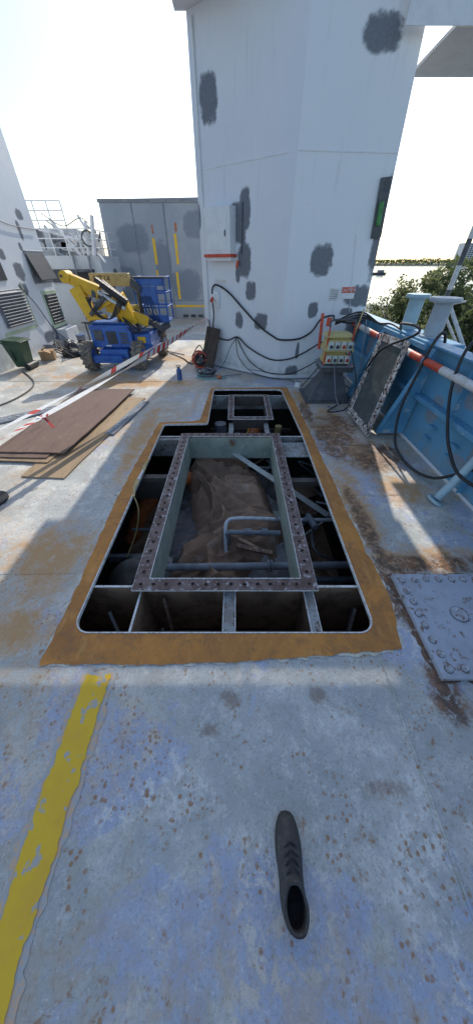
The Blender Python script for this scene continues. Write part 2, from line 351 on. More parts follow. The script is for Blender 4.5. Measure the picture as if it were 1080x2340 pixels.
# ------------------------------------------------------------------ below deck
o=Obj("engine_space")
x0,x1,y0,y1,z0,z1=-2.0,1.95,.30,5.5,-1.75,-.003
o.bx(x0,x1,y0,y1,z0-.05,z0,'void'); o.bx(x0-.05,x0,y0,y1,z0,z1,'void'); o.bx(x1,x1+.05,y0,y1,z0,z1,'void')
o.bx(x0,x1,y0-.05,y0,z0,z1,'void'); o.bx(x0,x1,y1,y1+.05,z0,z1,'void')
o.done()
o=Obj("deck_girders")
def plate(x0,x1,y0,y1,zt,zb,mat='beam',top=True):
    o.bx(x0,x1,y0,y1,zb,zt,mat)
    if top: o.bx(x0-.001,x1+.001,y0-.002,y1+.002,zt,zt+.005,'edge')
plate(-1.3,1.2,1.040,1.052,-.02,-.62)
plate(-1.3,1.2,.50,.512,-.02,-.62,'beam',False)
for x,w in((-.63,.012),(-.045,.075),(.475,.06)):
    if w>.05:
        o.bx(x-w/2,x+w/2,.55,1.036,-.035,-.022,'beamgrey'); o.bx(x-.005,x+.005,.55,1.036,-.6,-.036,'beam')
        for e in(-1,1): o.bx(x+e*w/2-.003,x+e*w/2+.003,.55,1.036,-.0345,-.018,'edge')
    else: plate(x-.006,x+.006,.55,1.036,-.02,-.6)
o.beam((-.93,1.02,-.3),(-.75,.75,-.6),.02,.08,'beamgrey'); o.beam((.85,1.02,-.25),(.72,.7,-.6),.02,.07,'beamgrey'); o.beam((-.5,1.02,-.1),(-.42,.8,-.6),.02,.06,'rustdark')
o.bx(-1.3,1.2,.55,1.03,-.66,-.625,'beam')
for x in(-.3,.2): o.bx(x-.03,x+.03,.75,.81,-.62,-.5,'pipegrey')
plate(-1.4,1.3,3.20,3.212,-.02,-.28,'beamgrey')
plate(-1.4,1.3,4.66,4.672,-.03,-.25,'beamgrey')
o.bx(-1.1,-.62,3.14,3.198,-.26,-.03,'beamgrey'); o.bx(.56,.95,2.80,3.10,-.06,-.045,'beamgrey'); o.bx(.56,.95,2.795,2.80,-.07,-.04,'edge')
o.bx(-1.2,-.70,2.35,2.42,-.10,-.05,'beamdark'); o.bx(-1.2,-.70,2.38,2.39,-.35,-.1,'beamdark')
o.bx(.56,1.2,2.3,2.37,-.12,-.06,'beamdark')
o.bx(-1.2,-.72,1.62,1.66,-.5,-.42,'pipegrey')
for x in(-.07,.40):
    o.bx(x-.03,x+.03,3.215,3.64,-.05,-.035,'beamgrey'); o.bx(x-.005,x+.005,3.215,3.64,-.3,-.05,'beam')
o.bx(-.42,.9,4.3,4.34,-.5,-.44,'beamdark')
o.done(.0015)
def bolted(name,X0,X1,Y0,Y1,w,zt,depth,nx,ny,wallmat='coaming',fm='flange'):
    o=Obj(name); t=.014
    ix0,ix1,iy0,iy1=X0+w,X1-w,Y0+w*.9,Y1-w*.9
    def strip(p,q,wv):
        n=24
        p=V(p);q=V(q);wv=V(wv)
        vs=[]
        for i in range(n+1):
            a=p.lerp(q,i/n); j=.003*noise.noise(a*9)
            for k,(ww,zz) in enumerate(((0,0),(1,0),(1,-t),(0,-t))):
                vs.append(a+wv*ww+V((0,0,zz+j*.4))+ (wv.normalized()*(-j if ww==0 else j)*1.2))
        fs=[(i*4+k,(i+1)*4+k,(i+1)*4+(k+1)%4,i*4+(k+1)%4) for i in range(n) for k in range(4)]
        o.add(vs,fs,fm); o.add(vs[:4],[(0,1,2,3)],fm); o.add(vs[-4:],[(3,2,1,0)],fm)
    strip((X0,Y0,zt),(X1,Y0,zt),(0,w*.9,0)); strip((X0,Y1,zt),(X1,Y1,zt),(0,-w*.9,0))
    strip((X0,iy0+.0005,zt-.0008),(X0,iy1-.0005,zt-.0008),(w,0,0)); strip((X1,iy0+.0005,zt-.0008),(X1,iy1-.0005,zt-.0008),(-w,0,0))
    zb=zt-depth; zt2=zt-t-.001
    T=.012
    o.bx(ix0-T,ix0,iy0-T,iy1+T,zb,zt2,wallmat); o.bx(ix1,ix1+T,iy0-T,iy1+T,zb,zt2,wallmat)
    o.bx(ix0+.0005,ix1-.0005,iy0-T,iy0,zb,zt2,wallmat); o.bx(ix0+.0005,ix1-.0005,iy1,iy1+T,zb,zt2,wallmat)
    for a,b in(((ix0,iy0),(ix0,iy1)),((ix1,iy0),(ix1,iy1)),((ix0,iy0),(ix1,iy0)),((ix0,iy1),(ix1,iy1))):
        o.beam((*a,zt+.001),(*b,zt+.001),.005,.004,'edge')
    for a,b in(((X0,Y0),(X1,Y0)),((X0,Y0),(X0,Y1)),((X1,Y0),(X1,Y1))):
        o.beam((*a,zt-.006),(*b,zt-.006),.007,.006,'edge')
    hs=[]
    for i in range(nx):
        x=X0+w/2+(X1-X0-w)*i/(nx-1); hs+=[(x,Y0+w*.45),(x,Y1-w*.45)]
    for i in range(1,ny-1):
        y=Y0+w/2+(Y1-Y0-w)*i/(ny-1); hs+=[(X0+w/2,y),(X1-w/2,y)]
    for x,y in hs:
        x+=random.uniform(-.003,.003);y+=random.uniform(-.003,.003)
        o.cyl((x,y,zt-.004),(x,y,zt+.0025),.011,'holeshade',n=10); o.ring((x,y,zt+.002),(0,0,1),.0125,.002,'rustdark',N=12,n=5)  # solid dark discs, bolt-hole shade painted on the flange
    return o
o=bolted("engine_hatch_frame",-.675,.525,.985,3.19,.098,.035,.30,14,24)
o.bx(-.08,-.03,3.06,3.085,-.07,.0,'rustdark'); 
o.done()
o=bolted("small_hatch_frame",-.115,.50,3.62,4.56,.075,.03,.16,7,10,'beamdark'); o.done()
def tarp(name,fn,X0,X1,Y0,Y1,nx,ny,mat,seed=0):
    o=Obj(name);vs=[]
    for j in range(ny+1):
        for i in range(nx+1):
            x=X0+(X1-X0)*i/nx;y=Y0+(Y1-Y0)*j/ny
            wx=.05*noise.noise(V((x*4,y*4,seed)));wy=.05*noise.noise(V((x*4,y*4,seed+9)))
            vs.append((x+wx,y+wy,fn(x,y)))
    n=nx+1
    o.add(vs,[(j*n+i,j*n+i+1,(j+1)*n+i+1,(j+1)*n+i) for j in range(ny) for i in range(nx)],mat,True)
    return o.done()
def pleat(x,y,ang,fr,s,al=.42):
    """rounded cloth creases running along direction ang"""
    ca,sa=math.cos(ang),math.sin(ang); u=x*ca+y*sa; v=-x*sa+y*ca
    v+=.10*noise.noise(V((u*2.2,v*2.2,s+3)))
    n=noise.noise(V((u*fr*al,v*fr,s)))
    return 1-min(1,abs(n)*2.8)
def fold(x,y,s,a=1,base=1.2):
    ang=base+.8*noise.noise(V((x*.9,y*.9,s+20)))
    r=.095*pleat(x,y,ang,3.1,s)+.060*pleat(x,y,ang+1.1,5.0,s+7,.5)+.030*pleat(x,y,ang-.6,9,s+11,.5)
    r+=.12*noise.noise(V((x*2.6,y*2.6,s+1)))
    return r*a
def seg(x,y,a,b):
    p=V((x,y));a=V(a);b=V(b);t=max(0,min(1,(p-a).dot(b-a)/(b-a).length_squared)); return (p-a.lerp(b,t)).length,t
def h1(x,y):
    d,t=seg(x,y,(-.24,3.1),(.06,2.1)); h=-.43-.05*t-2.6*max(0,d-.28)**1.4
    d2,t2=seg(x,y,(.0,2.3),(-.27,1.64)); h=max(h,-.50-.08*t2-2.8*max(0,d2-.27)**1.35)
    return max(h,-1.5)+fold(x,y,1,1.0)
tarp("tarpaulin",h1,-.75,.62,1.35,3.5,220,320,'tarp')
def h2(x,y):
    d,t=seg(x,y,(.32,1.75),(.30,2.6)); h=-.66-1.7*max(0,d-.14)**1.2
    d2,t2=seg(x,y,(-.42,2.1),(-.48,1.55)); h=max(h,-.70-1.6*max(0,d2-.10)**1.2)
    return max(h,-1.5)+fold(x,y,7,.7,.5)
tarp("grey_tarpaulin",h2,-.8,.62,1.35,3.0,130,160,'tarpgrey',3)
def h3(x,y):
    d,t=seg(x,y,(-.5,3.0),(-.62,1.9)); h=-.64-1.2*max(0,d-.12)**1.2
    d2,_=seg(x,y,(.35,3.1),(.75,2.9)); h=max(h,-.7-1.5*max(0,d2-.2)**1.2)
    return max(h,-1.6)+fold(x,y,13,.8)
tarp("dark_tarpaulin",h3,-1.0,1.1,1.5,3.6,130,130,'tarpdark',5)
def h4(x,y):
    d,t=seg(x,y,(-.93,1.5),(-.75,1.62)); h=-.55-1.6*max(0,d-.08)**1.2
    return max(h,-1.6)+fold(x,y,17,.8,.3)
tarp("cloth_bundle",h4,-1.2,-.6,1.25,1.95,60,60,'tarpgrey',6)
o=Obj("angle_iron")
o.beam((-.30,3.42,-.18),(.93,2.07,-.31),.075,.008,'anglebar'); o.beam((-.275,3.44,-.21),(.955,2.09,-.34),.008,.06,'anglebar'); o.done(.001)
o=Obj("galvanised_pipe")
o.tube([(-.10,1.72,-.58),(-.11,1.88,-.36),(-.09,1.98,-.31),(0,2.01,-.30),(.2,2.01,-.30),(.58,1.99,-.30)],.020,'galv',n=12)
o.cyl((.58,1.99,-.30),(1.3,1.99,-.30),.018,'galv'); 
for x in(.56,.66,.70,.38): o.cyl((x,1.99,-.30),(x+.035,1.99,-.30),.028,'pipegrey')
o.cyl((.72,2.05,-.30),(.76,1.88,-.30),.035,'pipegrey'); o.done()
o=Obj("valve_pipe")
o.cyl((-.08,1.85,-.33),(.42,1.84,-.33),.024,'pipegrey'); o.cyl((.08,1.85,-.33),(.14,1.85,-.33),.038,'pipegrey'); o.cyl((.24,1.85,-.33),(.30,1.85,-.33),.038,'pipegrey')
o.cyl((-.08,1.85,-.33),(-.09,1.84,-.75),.024,'pipegrey'); o.beam((.0,1.72,-.38),(.33,1.62,-.37),.05,.03,'rustdark'); o.beam((.02,1.80,-.38),(.25,1.66,-.40),.03,.05,'beam'); o.done(.002)
o=Obj("bilge_pipe")
o.cyl((-.72,1.47,-.38),(1.15,1.50,-.38),.034,'pipegrey',n=18); o.cyl((.27,1.488,-.38),(.285,1.488,-.38),.055,'pipegrey',n=18); o.cyl((.30,1.488,-.38),(.315,1.488,-.38),.055,'pipegrey',n=18)
o.cyl((-.9,1.38,-.46),(1.2,1.40,-.46),.030,'pipedark',n=16); o.cyl((.48,1.395,-.46),(.50,1.395,-.46),.045,'pipedark',n=16)
o.tube([(.55,1.5,-.6),(.56,1.9,-.6),(.58,2.6,-.62)],.02,'pipedark'); o.cyl((-1.1,2.05,-.5),(-.7,2.05,-.5),.018,'pipegrey')
o.done()
o=Obj("junction_box")
o.bx(.42,.56,2.15,2.35,-.75,-.50,'coaming'); o.bx(.44,.5,2.1,2.149,-.62,-.55,'darkgrey'); o.done(.005)
def duct(name,pts,r):
    o=Obj(name); 
    o.tube(pts,lambda i: r*(1+.10*(1 if i%2 else -1)),'duct',n=14,sub=12); o.done()
duct("ventilation_duct",[(-.62,2.95,-.45),(-.78,2.75,-.40),(-.95,2.55,-.42),(-1.12,2.45,-.60),(-1.3,2.3,-.95)],.09)
duct("ventilation_duct",[(.30,4.5,-.4),(.28,4.1,-.38),(.15,3.8,-.45),(-.05,3.6,-.6),(-.25,3.5,-.8)],.08)
o=Obj("pipework")
for i in range(16):
    x=random.uniform(-.35,.8);yy=random.uniform(3.5,4.7);zz=random.uniform(-1.0,-.4)
    o.tube([(x,yy,zz),(x+random.uniform(-.3,.3),yy+random.uniform(-.3,.3),zz-.1),(x+random.uniform(-.4,.4),yy+random.uniform(-.5,.5),zz-.3)],random.choice([.012,.02,.03]),random.choice(['pipegrey','anglebar','galv','beamgrey','rustdark']))
for i in range(22):
    sx=random.choice([-1,1]); x=sx*random.uniform(.66,1.1);yy=random.uniform(1.5,3.4);zz=random.uniform(-1.1,-.45)
    o.tube([(x,yy,zz),(x+random.uniform(-.2,.2),yy+random.uniform(-.4,.4),zz),(x+random.uniform(-.3,.3),yy+random.uniform(-.6,.6),zz-.25)],random.choice([.012,.02,.03]),random.choice(['pipegrey','galv','beamgrey','rustdark','anglebar']))
o.cyl((.62,3.9,-.55),(.62,3.9,-.2),.05,'fadedyellow'); o.tube([(.12,3.7,-.3),(.18,3.9,-.25),(.2,4.3,-.3)],.008,'yellow')
o.cyl((-.25,4.1,-.6),(-.25,4.1,-.25),.09,'pipegrey'); o.bx(.65,.95,2.4,2.7,-.7,-.6,'rustdark')
o.box((.85,2.75,-.5),(.3,.25,.02),'beam',rot=(20,10,30)); o.box((.9,1.75,-.7),(.05,.5,.03),'rustdark',rot=(0,0,15))
o.bx(.6,1.1,1.55,3.1,-.95,-.90,'beam'); o.bx(-1.25,-.75,1.6,3.1,-.98,-.93,'beam')
o.done()
o=Obj("yellow_strap")
pts=[(-.945,2.62,.012),(-.965,2.5,.014),(-.958,2.4,.012),(-.972,2.25,.01),(-.968,2.1,.012),(-.94,1.98,.008)]
for i in range(5): o.beam(pts[i],pts[i+1],.035 if i%2 else .02,.006,'fadedyellow' if i!=2 else 'edge')
o.tube([(-.95,2.0,.01),(-.9,1.9,-.1),(-.95,1.8,-.3),(-1.0,1.6,-.4)],.006,'fadedyellow'); o.done()

# ------------------------------------------------------------------ WHITE DECKHOUSE
A0=V((-.608,6.528));A1=V((.747,5.472));B1=V((2.16,5.60))
dA=(A1-A0).normalized();nA=V((dA.y,-dA.x));LA=(A1-A0).length
dB=(B1-A1).normalized();nB=V((dB.y,-dB.x));LB=(B1-A1).length
H=3.86
def PA(t,z,off=0): 
    p=A0+dA*t+nA*off; return V((p.x,p.y,z))
def PB(t,z,off=0):
    p=A1+dB*t+nB*off; return V((p.x,p.y,z))
pA=[(.92,2.17,.10,.22),(.79,2.17,.14,.09),(.84,1.95,.10,.14),(.93,1.62,.13,.20),(.80,1.45,.05,.1),(1.07,1.25,.10,.12),(.83,.82,.08,.12),(1.30,.84,.13,.12),(-.02,2.15,.06,.15),(1.3,.02,.25,.05),(.3,3.2,.15,.2)]
pB=[(.51,1.62,.16,.17),(.49,1.03,.08,.10),(.26,.10,.11,.11),(1.2,1.2,.22,.13),(1.32,1.95,.10,.5),(1.3,.75,.2,.2),(.8,3.4,.2,.12),(.32,.45,.03,.12),(1.05,1.0,.1,.05)]
WA=patchmat("deckhouse_paint_shaded",(.75,.78,.82),(.79,.81,.84),(.14,.155,.185),pA)  # shade of the left face put into a darker base colour
WB=patchmat("deckhouse_paint_bright",(.83,.85,.87),(.85,.86,.88),(.15,.165,.195),pB)  # brighter light on the right face put into a paler base colour
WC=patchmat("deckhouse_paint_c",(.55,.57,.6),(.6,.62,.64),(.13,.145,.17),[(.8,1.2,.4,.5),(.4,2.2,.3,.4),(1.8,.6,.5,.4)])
par=empty("deckhouse")
o=Obj("walls")
def wall(o,P,L,z0,z1,mat,Ltop=None):
    Lt=L if Ltop is None else Ltop
    o.add([P(0,z0),P(L,z0),P(Lt,z1),P(0,z1)],[(0,1,2,3)],mat,uvs=[(0,z0),(L,z0),(Lt,z1),(0,z1)])
RK=.20
wall(o,PA,LA,0,H,WA); wall(o,PB,LB,0,H,WB,LB-RK)
A0b=V((-.55,9.4)); B1b=V((2.3,9.2)); topB=A1+dB*(LB-RK)
o.add([(B1.x,B1.y,0),(B1b.x,B1b.y,0),(B1b.x-RK,B1b.y,H),(topB.x,topB.y,H)],[(0,1,2,3)],WC,uvs=[(0,0),(3.6,0),(3.6,H),(0,H)])
o.add([(A0b.x,A0b.y,0),(A0.x,A0.y,0),(A0.x,A0.y,H),(A0b.x,A0b.y,H)],[(0,1,2,3)],WC,uvs=[(0,0),(2.9,0),(2.9,H),(0,H)])
o.add([(A0.x,A0.y,H),(A1.x,A1.y,H),(topB.x,topB.y,H),(B1b.x-RK,B1b.y,H),(A0b.x,A0b.y,H)],[(0,1,2,3,4)],'white')
o.add([(B1b.x,B1b.y,0),(A0b.x,A0b.y,0),(A0b.x,A0b.y,H),(B1b.x-RK,B1b.y,H)],[(0,1,2,3)],'white')
o.done(parent=par)
o=Obj("sun_blocking_screen")   # unseen plates added to shade the near deck; slot lets a light streak through
o.bx(-.75,2.2,5.42,6.55,3.862,3.893,'white')
o.bx(-.75,1.72,5.43,5.438,3.929,7.6,'white'); o.bx(1.721,4.2,5.43,5.438,3.40,7.6,'white')
for x in(-.74,.1,.9,1.70): o.bx(x,x+.02,5.439,5.50,3.896,7.5,'white')
o.bx(2.25,4.2,5.45,6.5,3.40,3.43,'white'); 
o.done(parent=par)
o=Obj("trim")
for P,L in((PA,LA),(PB,LB)):
    o.beam(P(0,.03,.02),P(L,.03,.02),.03,.06,'white')
    o.beam(P(0,.005,.06),P(L,.005,.06),.05,.01,'midgrey')
    o.beam(P(0,2.62,.001),P(L-.14,2.62,.001),.008,.012,'white')
o.tube([PA(.89,2.25,.012),PA(.88,1.7,.012)],.008,'darkgrey',sp=False); o.tube([PB(.95,1.9,.01),PB(1.1,1.0,.01)],.004,'white',sp=False)
o.tube([PA(.12,.1,.02),PA(.12,2.0,.02),PA(.10,3.8,.02)],.012,'white',sp=False)
o.done(parent=par)
o=Obj("wall_locker")
def boxA(t0,t1,z0,z1,d0,d1,mat,P=PA):
    vs=[P(t,zz,d) for t in(t0,t1) for d in(d0,d1) for zz in(z0,z1)]
    o.add(vs,[(0,1,3,2),(4,6,7,5),(0,4,5,1),(2,3,7,6),(0,2,6,4),(1,5,7,3)],mat)
boxA(.24,.76,1.70,2.22,.001,.15,'white'); boxA(.22,.78,1.665,1.70,.001,.17,'red'); boxA(.24,.76,1.62,1.665,.001,.14,'white'); boxA(.29,.71,1.75,2.17,.15,.156,'white'); boxA(.66,.68,1.9,1.97,.156,.17,'darkgrey')
o.done(.004)
o=Obj("wall_socket"); boxA(.26,.40,1.0,1.22,.001,.06,'white'); boxA(.27,.36,1.10,1.18,.06,.10,'white')
o.cyl(PA(.31,1.13,.1),PA(.31,1.08,.15),.025,'red'); o.cyl(PA(.82,1.62,.03),PA(.82,1.54,.06),.02,'red')
boxA(.29,.55,1.33,1.38,.001,.004,'whitepole'); o.done(.003)
sgn=empty("caution_sign")
o=Obj("plate"); boxA(.90,1.12,1.17,1.32,.004,.010,'white',PB); boxA(.905,1.115,1.245,1.315,.0105,.012,'red',PB); o.done(parent=sgn)
ang=math.atan2(dB.y,dB.x)
text("lettering","CAUTION",.052,PB(1.01,1.278,.0135),(R(90),0,ang),'tapewhite',sgn)
o=Obj("notice_board"); boxA(.72,.86,1.15,1.30,.004,.008,'whitepole',PB)
for k in range(5): boxA(.735,.845,1.17+k*.024,1.178+k*.024,.0085,.009,'midgrey',PB)
o.done()
o=Obj("navigation_light_screen"); 
o.beam(PB(1.24,1.86,.03),PB(1.19,2.42,.03),.03,.14,'darkgrey',up=(1,0,0)); o.cyl(PB(1.21,1.98,.07),PB(1.19,2.2,.07),.03,'green'); o.done(.004)
# ------------------------------------------------------------------ back superstructure (grey)
TM=patchmat("grey_superstructure",(.30,.34,.39),(.37,.40,.43),(.22,.26,.31),[(1.0,2.2,.5,.35),(2.6,1.0,.5,.4),(3.0,2.5,.3,.3),(.6,1.0,.3,.5),(1.9,1.5,.25,.6)],nscale=4)
par=empty("aft_superstructure")
o=Obj("walls")
o.add([(-4.42,12.8,0),(.6,12.8,0),(.6,12.8,3.12),(-4.27,12.8,3.05)],[(0,1,2,3)],TM,uvs=[(0,0),(5,0),(5,3.1),(.1,3.1)])
o.add([(-4.42,15,0),(-4.42,12.8,0),(-4.27,12.8,3.05),(-4.27,15,3.05)],[(0,1,2,3)],TM,uvs=[(0,0),(2,0),(2,3.1),(0,3.1)])
o.add([(-4.27,12.8,3.05),(.6,12.8,3.12),(.6,15,3.12),(-4.27,15,3.05)],[(0,1,2,3)],TM,uvs=[(0,0),(2,0),(2,3.1),(0,3.1)])
o.add([(.6,12.8,0),(.6,15,0),(.6,15,3.12),(.6,12.8,3.12)],[(0,1,2,3)],TM,uvs=[(0,0),(2,0),(2,3.1),(0,3.1)])
o.done(parent=par)
o=Obj("markings_and_trim")
def yb(x0,x1,z0,z1,mat='yellowline',d=.01): o.bx(x0,x1,12.8-d,12.799,z0,z1,mat)
yb(-2.78,-2.69,1.55,2.2);yb(-2.80,-2.73,1.1,1.4);yb(-2.05,-1.96,1.55,2.3);yb(-2.12,-2.03,.6,1.35);yb(-1.99,-1.93,2.35,2.55,'duct');yb(-2.74,-2.70,2.3,2.5,'duct')
yb(-2.5,-.6,.36,.43);yb(-2.30,-2.27,0,3.05,'midgrey',.02);yb(-4.3,.6,2.98,3.06,'midgrey',.03); yb(-2.9,-1.1,.55,.57,'midgrey')
for i in range(4): yb(-2.0+i*.28,-1.82+i*.28,.06,.14,'vent',.03)
yb(-3.3,-3.27,0,3.0,'midgrey',.012)
o.done(parent=par)
# ------------------------------------------------------------------ LEFT HOUSE
XL=-4.56
WL=patchmat("left_house_paint",(.70,.74,.78),(.76,.79,.81),(.15,.17,.20),
 [(7.72,1.46,.16,.14),(7.62,1.17,.14,.10),(7.35,1.72,.1,.08),(8.5,2.35,.12,.08),(8.3,2.1,.06,.15),(7.2,2.2,.2,.12),(6.7,1.5,.15,.15),(8.6,.25,.5,.22),(7.9,.25,.2,.12),(6.3,1.1,.2,.2),(8.1,1.85,.06,.06)])
par=empty("left_deckhouse")
o=Obj("walls")
ze=4.4
o.add([(XL,2.0,0),(XL,8.96,0),(XL,8.96,ze),(XL,2.0,ze)],[(3,2,1,0)],WL,uvs=[(2,0),(8.96,0),(8.96,ze),(2,ze)])
o.add([(XL,8.96,0),(XL-3,8.96,0),(XL-3,8.96,ze),(XL,8.96,ze)],[(3,2,1,0)],WL,uvs=[(2,0),(5,0),(5,ze),(2,ze)])
o.add([(XL,2,0),(XL-3,2,0),(XL-3,2,ze),(XL,2,ze)],[(0,1,2,3)],WL,uvs=[(2,0),(5,0),(5,ze),(2,ze)])
o.add([(XL,2,ze),(XL,8.96,ze),(XL-3,8.96,ze),(XL-3,2,ze)],[(0,1,2,3)],'white')
o.done(parent=par)
o=Obj("openings")
x=XL
o.bx(x,x+.03,6.55,7.5,.62,1.2,'midgrey')
for i in range(11): o.box((x+.045,7.02,.66+i*.05),(.05,.9,.008),'midgrey',rot=(0,30,0))
o.box((x+.09,8.52,1.52),(.03,.75,.46),'vent',rot=(0,-18,0)); o.bx(x,x+.02,8.12,8.92,1.24,1.8,'midgrey')
o.bx(x,x+.012,8.22,8.90,.38,1.1,'maskgreen'); o.bx(x+.013,x+.03,8.29,8.85,.45,1.03,'vent')
for i in range(9): o.box((x+.035,8.57,.48+i*.062),(.02,.54,.006),'darkgrey',rot=(0,30,0))
o.bx(x,x+.02,6.6,7.18,1.34,1.68,'vent'); o.bx(x,x+.015,5.2,6.2,.8,1.5,'vent')
o.bx(x,x+.008,6.4,7.6,.50,.56,'maskgreen'); o.bx(x,x+.008,7.56,7.6,.57,1.3,'maskgreen')
o.bx(x,x+.25,8.3,8.95,0,.34,'white') ; o.bx(x,x+.18,7.5,8.2,0,.16,'midgrey')
o.tube([(x+.05,7.4,1.25),(x+.06,7.75,.9),(x+.08,8.1,.35),(x+.4,8.2,.02)],.01,'black'); o.tube([(x+.03,6.0,2.6),(x+.03,7.6,2.2),(x+.03,8.9,2.15)],.008,'darkgrey')
o.done(.003,parent=par)
# ------------------------------------------------------------------ far deck structures left
WM=patchmat("upper_works_paint",(.55,.58,.60),(.48,.51,.54),(.12,.13,.15),[(.5,.9,.3,.3),(1.6,.6,.2,.3),(1.1,1.3,.2,.15),(.2,.2,.2,.2)])
par=empty("upper_works")
o=Obj("house")
def ubox(x0,x1,y0,y1,z0,z1,mat):
    o.add([(x0,y0,z0),(x1,y0,z0),(x1,y0,z1),(x0,y0,z1)],[(0,1,2,3)],mat,uvs=[(0,0),(x1-x0,0),(x1-x0,z1-z0),(0,z1-z0)])
    o.add([(x1,y0,z0),(x1,y1,z0),(x1,y1,z1),(x1,y0,z1)],[(0,1,2,3)],mat,uvs=[(0,0),(y1-y0,0),(y1-y0,z1-z0),(0,z1-z0)])
    o.add([(x0,y0,z1),(x1,y0,z1),(x1,y1,z1),(x0,y1,z1)],[(0,1,2,3)],mat,uvs=[(0,0),(x1-x0,0),(x1-x0,1),(0,1)])
    o.add([(x0,y1,z0),(x0,y0,z0),(x0,y0,z1),(x0,y1,z1)],[(0,1,2,3)],mat,uvs=[(0,0),(y1-y0,0),(y1-y0,z1-z0),(0,z1-z0)])
ubox(-7.4,-4.0,11.0,14.5,0,1.75,WM); ubox(-7.5,-4.9,11.6,14,1.75,2.35,WM)
o.bx(-5.6,-4.25,10.95,10.999,1.15,1.45,'vent')
o.done(parent=par)
o=Obj("ladders_and_rails")
for i in range(6): o.bx(-4.75,-4.30,10.5,10.9,.15+.25*i,.18+.25*i,'darkgrey')
for xx in(-4.75,-4.30): o.beam((xx,10.6,0),(xx,10.95,1.75),.04,.04,'midgrey')
rr=.018
def rail(xa,xb,y,zb,zt,n,mat='white',yb=None):
    yb=y if yb is None else yb
    for i in range(n+1):
        k=i/n; o.cyl((xa+(xb-xa)*k,y+(yb-y)*k,zb),(xa+(xb-xa)*k,y+(yb-y)*k,zt),rr,mat,n=6)
    for k in(0,.35,.7): o.cyl((xa,y,zt-(zt-zb)*k),(xb,yb,zt-(zt-zb)*k),rr*.8,mat,n=6)
rail(-7.3,-4.05,11.05,1.75,2.3,8); rail(-7.4,-5.0,11.7,2.35,2.9,6); rail(-4.05,-4.05,11.05,1.75,2.3,5,'white',14)
for p,q,r in(((-4.1,10.9,1.75),(-3.9,10.9,2.55),.05),((-4.3,11,1.75),(-4.15,11,2.45),.04),((-4.6,11.2,1.75),(-5.2,11.2,2.5),.04),((-5.6,11.2,2.3),(-4.2,11.3,2.0),.035),((-4.5,11.2,2.2),(-3.85,11.0,1.6),.03),((-6.3,11.8,2.3),(-6.2,11.8,3.1),.04)):
    o.cyl(p,q,r,'white')
for i in range(26):
    a=V((random.uniform(-5.6,-4.0),11.1+random.random()*.6,1.75+random.random()*.6)); b=a+V((random.uniform(-.35,.35),random.uniform(-.2,.2),random.uniform(-.35,.35)))
    o.cyl(a,b,random.uniform(.012,.04),random.choice(['white','midgrey','darkgrey','bolgrey','white']),n=7)
for i in range(7):
    c=(random.uniform(-5.4,-4.1),11.3,random.uniform(1.85,2.2)); o.box(c,(random.uniform(.08,.3),.2,random.uniform(.08,.22)),random.choice(['bolgrey','darkgrey','white','midgrey']),rot=(0,random.uniform(-20,20),0))
o.ring((-4.15,10.9,2.1),(.3,-1,0),.16,.02,'darkgrey'); o.tube([(-5.3,11,2.6),(-4.8,11,2.35),(-4.2,10.9,2.5),(-3.9,10.9,2.2)],.01,'darkgrey')
o.done(parent=par)
# ------------------------------------------------------------------ BULWARK
par=empty("bulwark")
BP=patchmat("bulwark_plate",(.14,.38,.57),(.11,.32,.50),(.28,.34,.41),[(2.9,.45,.10,.14),(4.3,.5,.2,.2),(2.45,.7,.12,.09),(3.4,.75,.15,.08),(1.7,.5,.2,.2),(5.0,.6,.15,.2),(.5,.5,.3,.2),(2.1,.35,.08,.12),(2.75,.75,.1,.08),(2.25,.2,.15,.06)],nscale=7)
o=Obj("plating")
xb=2.06
o.add([(xb,-4,0),(xb,6.0,0),(xb+.05,6.0,.95),(xb+.05,-4,.95)],[(3,2,1,0)],BP,uvs=[(-4,0),(6,0),(6,.95),(-4,.95)])
o.add([(xb+.06,-4,-.3),(xb+.06,6,-.3),(xb+.065,6,.95),(xb+.065,-4,.95)],[(0,1,2,3)],'blue')
o.bx(xb-.03,xb+.15,-4,6.0,.952,.972,'blue'); o.bx(xb-.018,xb-.002,-4,6.0,.0,.028,'white')
o.bx(xb-.07,xb+.01,-4,6.0,.50,.515,'blue'); o.bx(xb-.075,xb-.07,-4,6.0,.47,.515,'blue')
o.done(.003,parent=par)
o=Obj("stiffeners")
for y,dp in((-3,.12),(-1.8,.12),(-.6,.12),(.7,.12),(3.2,.34),(4.45,.34),(5.6,.34)):
    o.add([(xb-.005,y,.03),(xb-dp,y,.03),(xb-dp*.9,y,.07),(xb-.05,y,.95),(xb-.0,y,.95)],[(0,1,2,3,4)],'blue')
    o.add([(xb-.005,y+.012,.03),(xb-dp,y+.012,.03),(xb-dp*.9,y+.012,.07),(xb-.05,y+.012,.95),(xb-.0,y+.012,.95)],[(4,3,2,1,0)],'blue')
    o.add([(xb-dp,y-.035,.03),(xb-dp,y+.045,.03),(xb-.05,y+.045,.95),(xb-.05,y-.035,.95)],[(0,1,2,3)],'blue')
for y in(2.55,3.85,5.0,1.3,2.0): o.bx(xb-.05,xb-.0,y,y+.01,.03 if y in(2.0,) else .53,.94 if y!=2.0 else .46,'blue')
for y in (2.7,2.3,1.6): 
    for zz in(.2,.32): o.bx(xb-.035,xb-.0,y,y+.10,zz,zz+.012,'blue')
o.done(parent=par)
o=Obj("brace_pipe"); o.tube([(1.80,1.93,.02),(1.93,1.98,.25),(2.04,2.0,.6)],.035,'bluepale',n=10,sp=False); o.cyl((1.78,1.92,.0),(1.79,1.92,.02),.075,'bluepale',n=18); o.done(.002,parent=par)
o=Obj("striped_pole")
ys=[6.0,5.2,4.75,4.2,3.5,3.05,2.88,2.2,1.6,1.0,.2,-1]; cols=['red','whitepole','red','whitepole','red','red','whitepole','red','whitepole','red','red']
def zp(y): return .86+(y-4.6)*.004
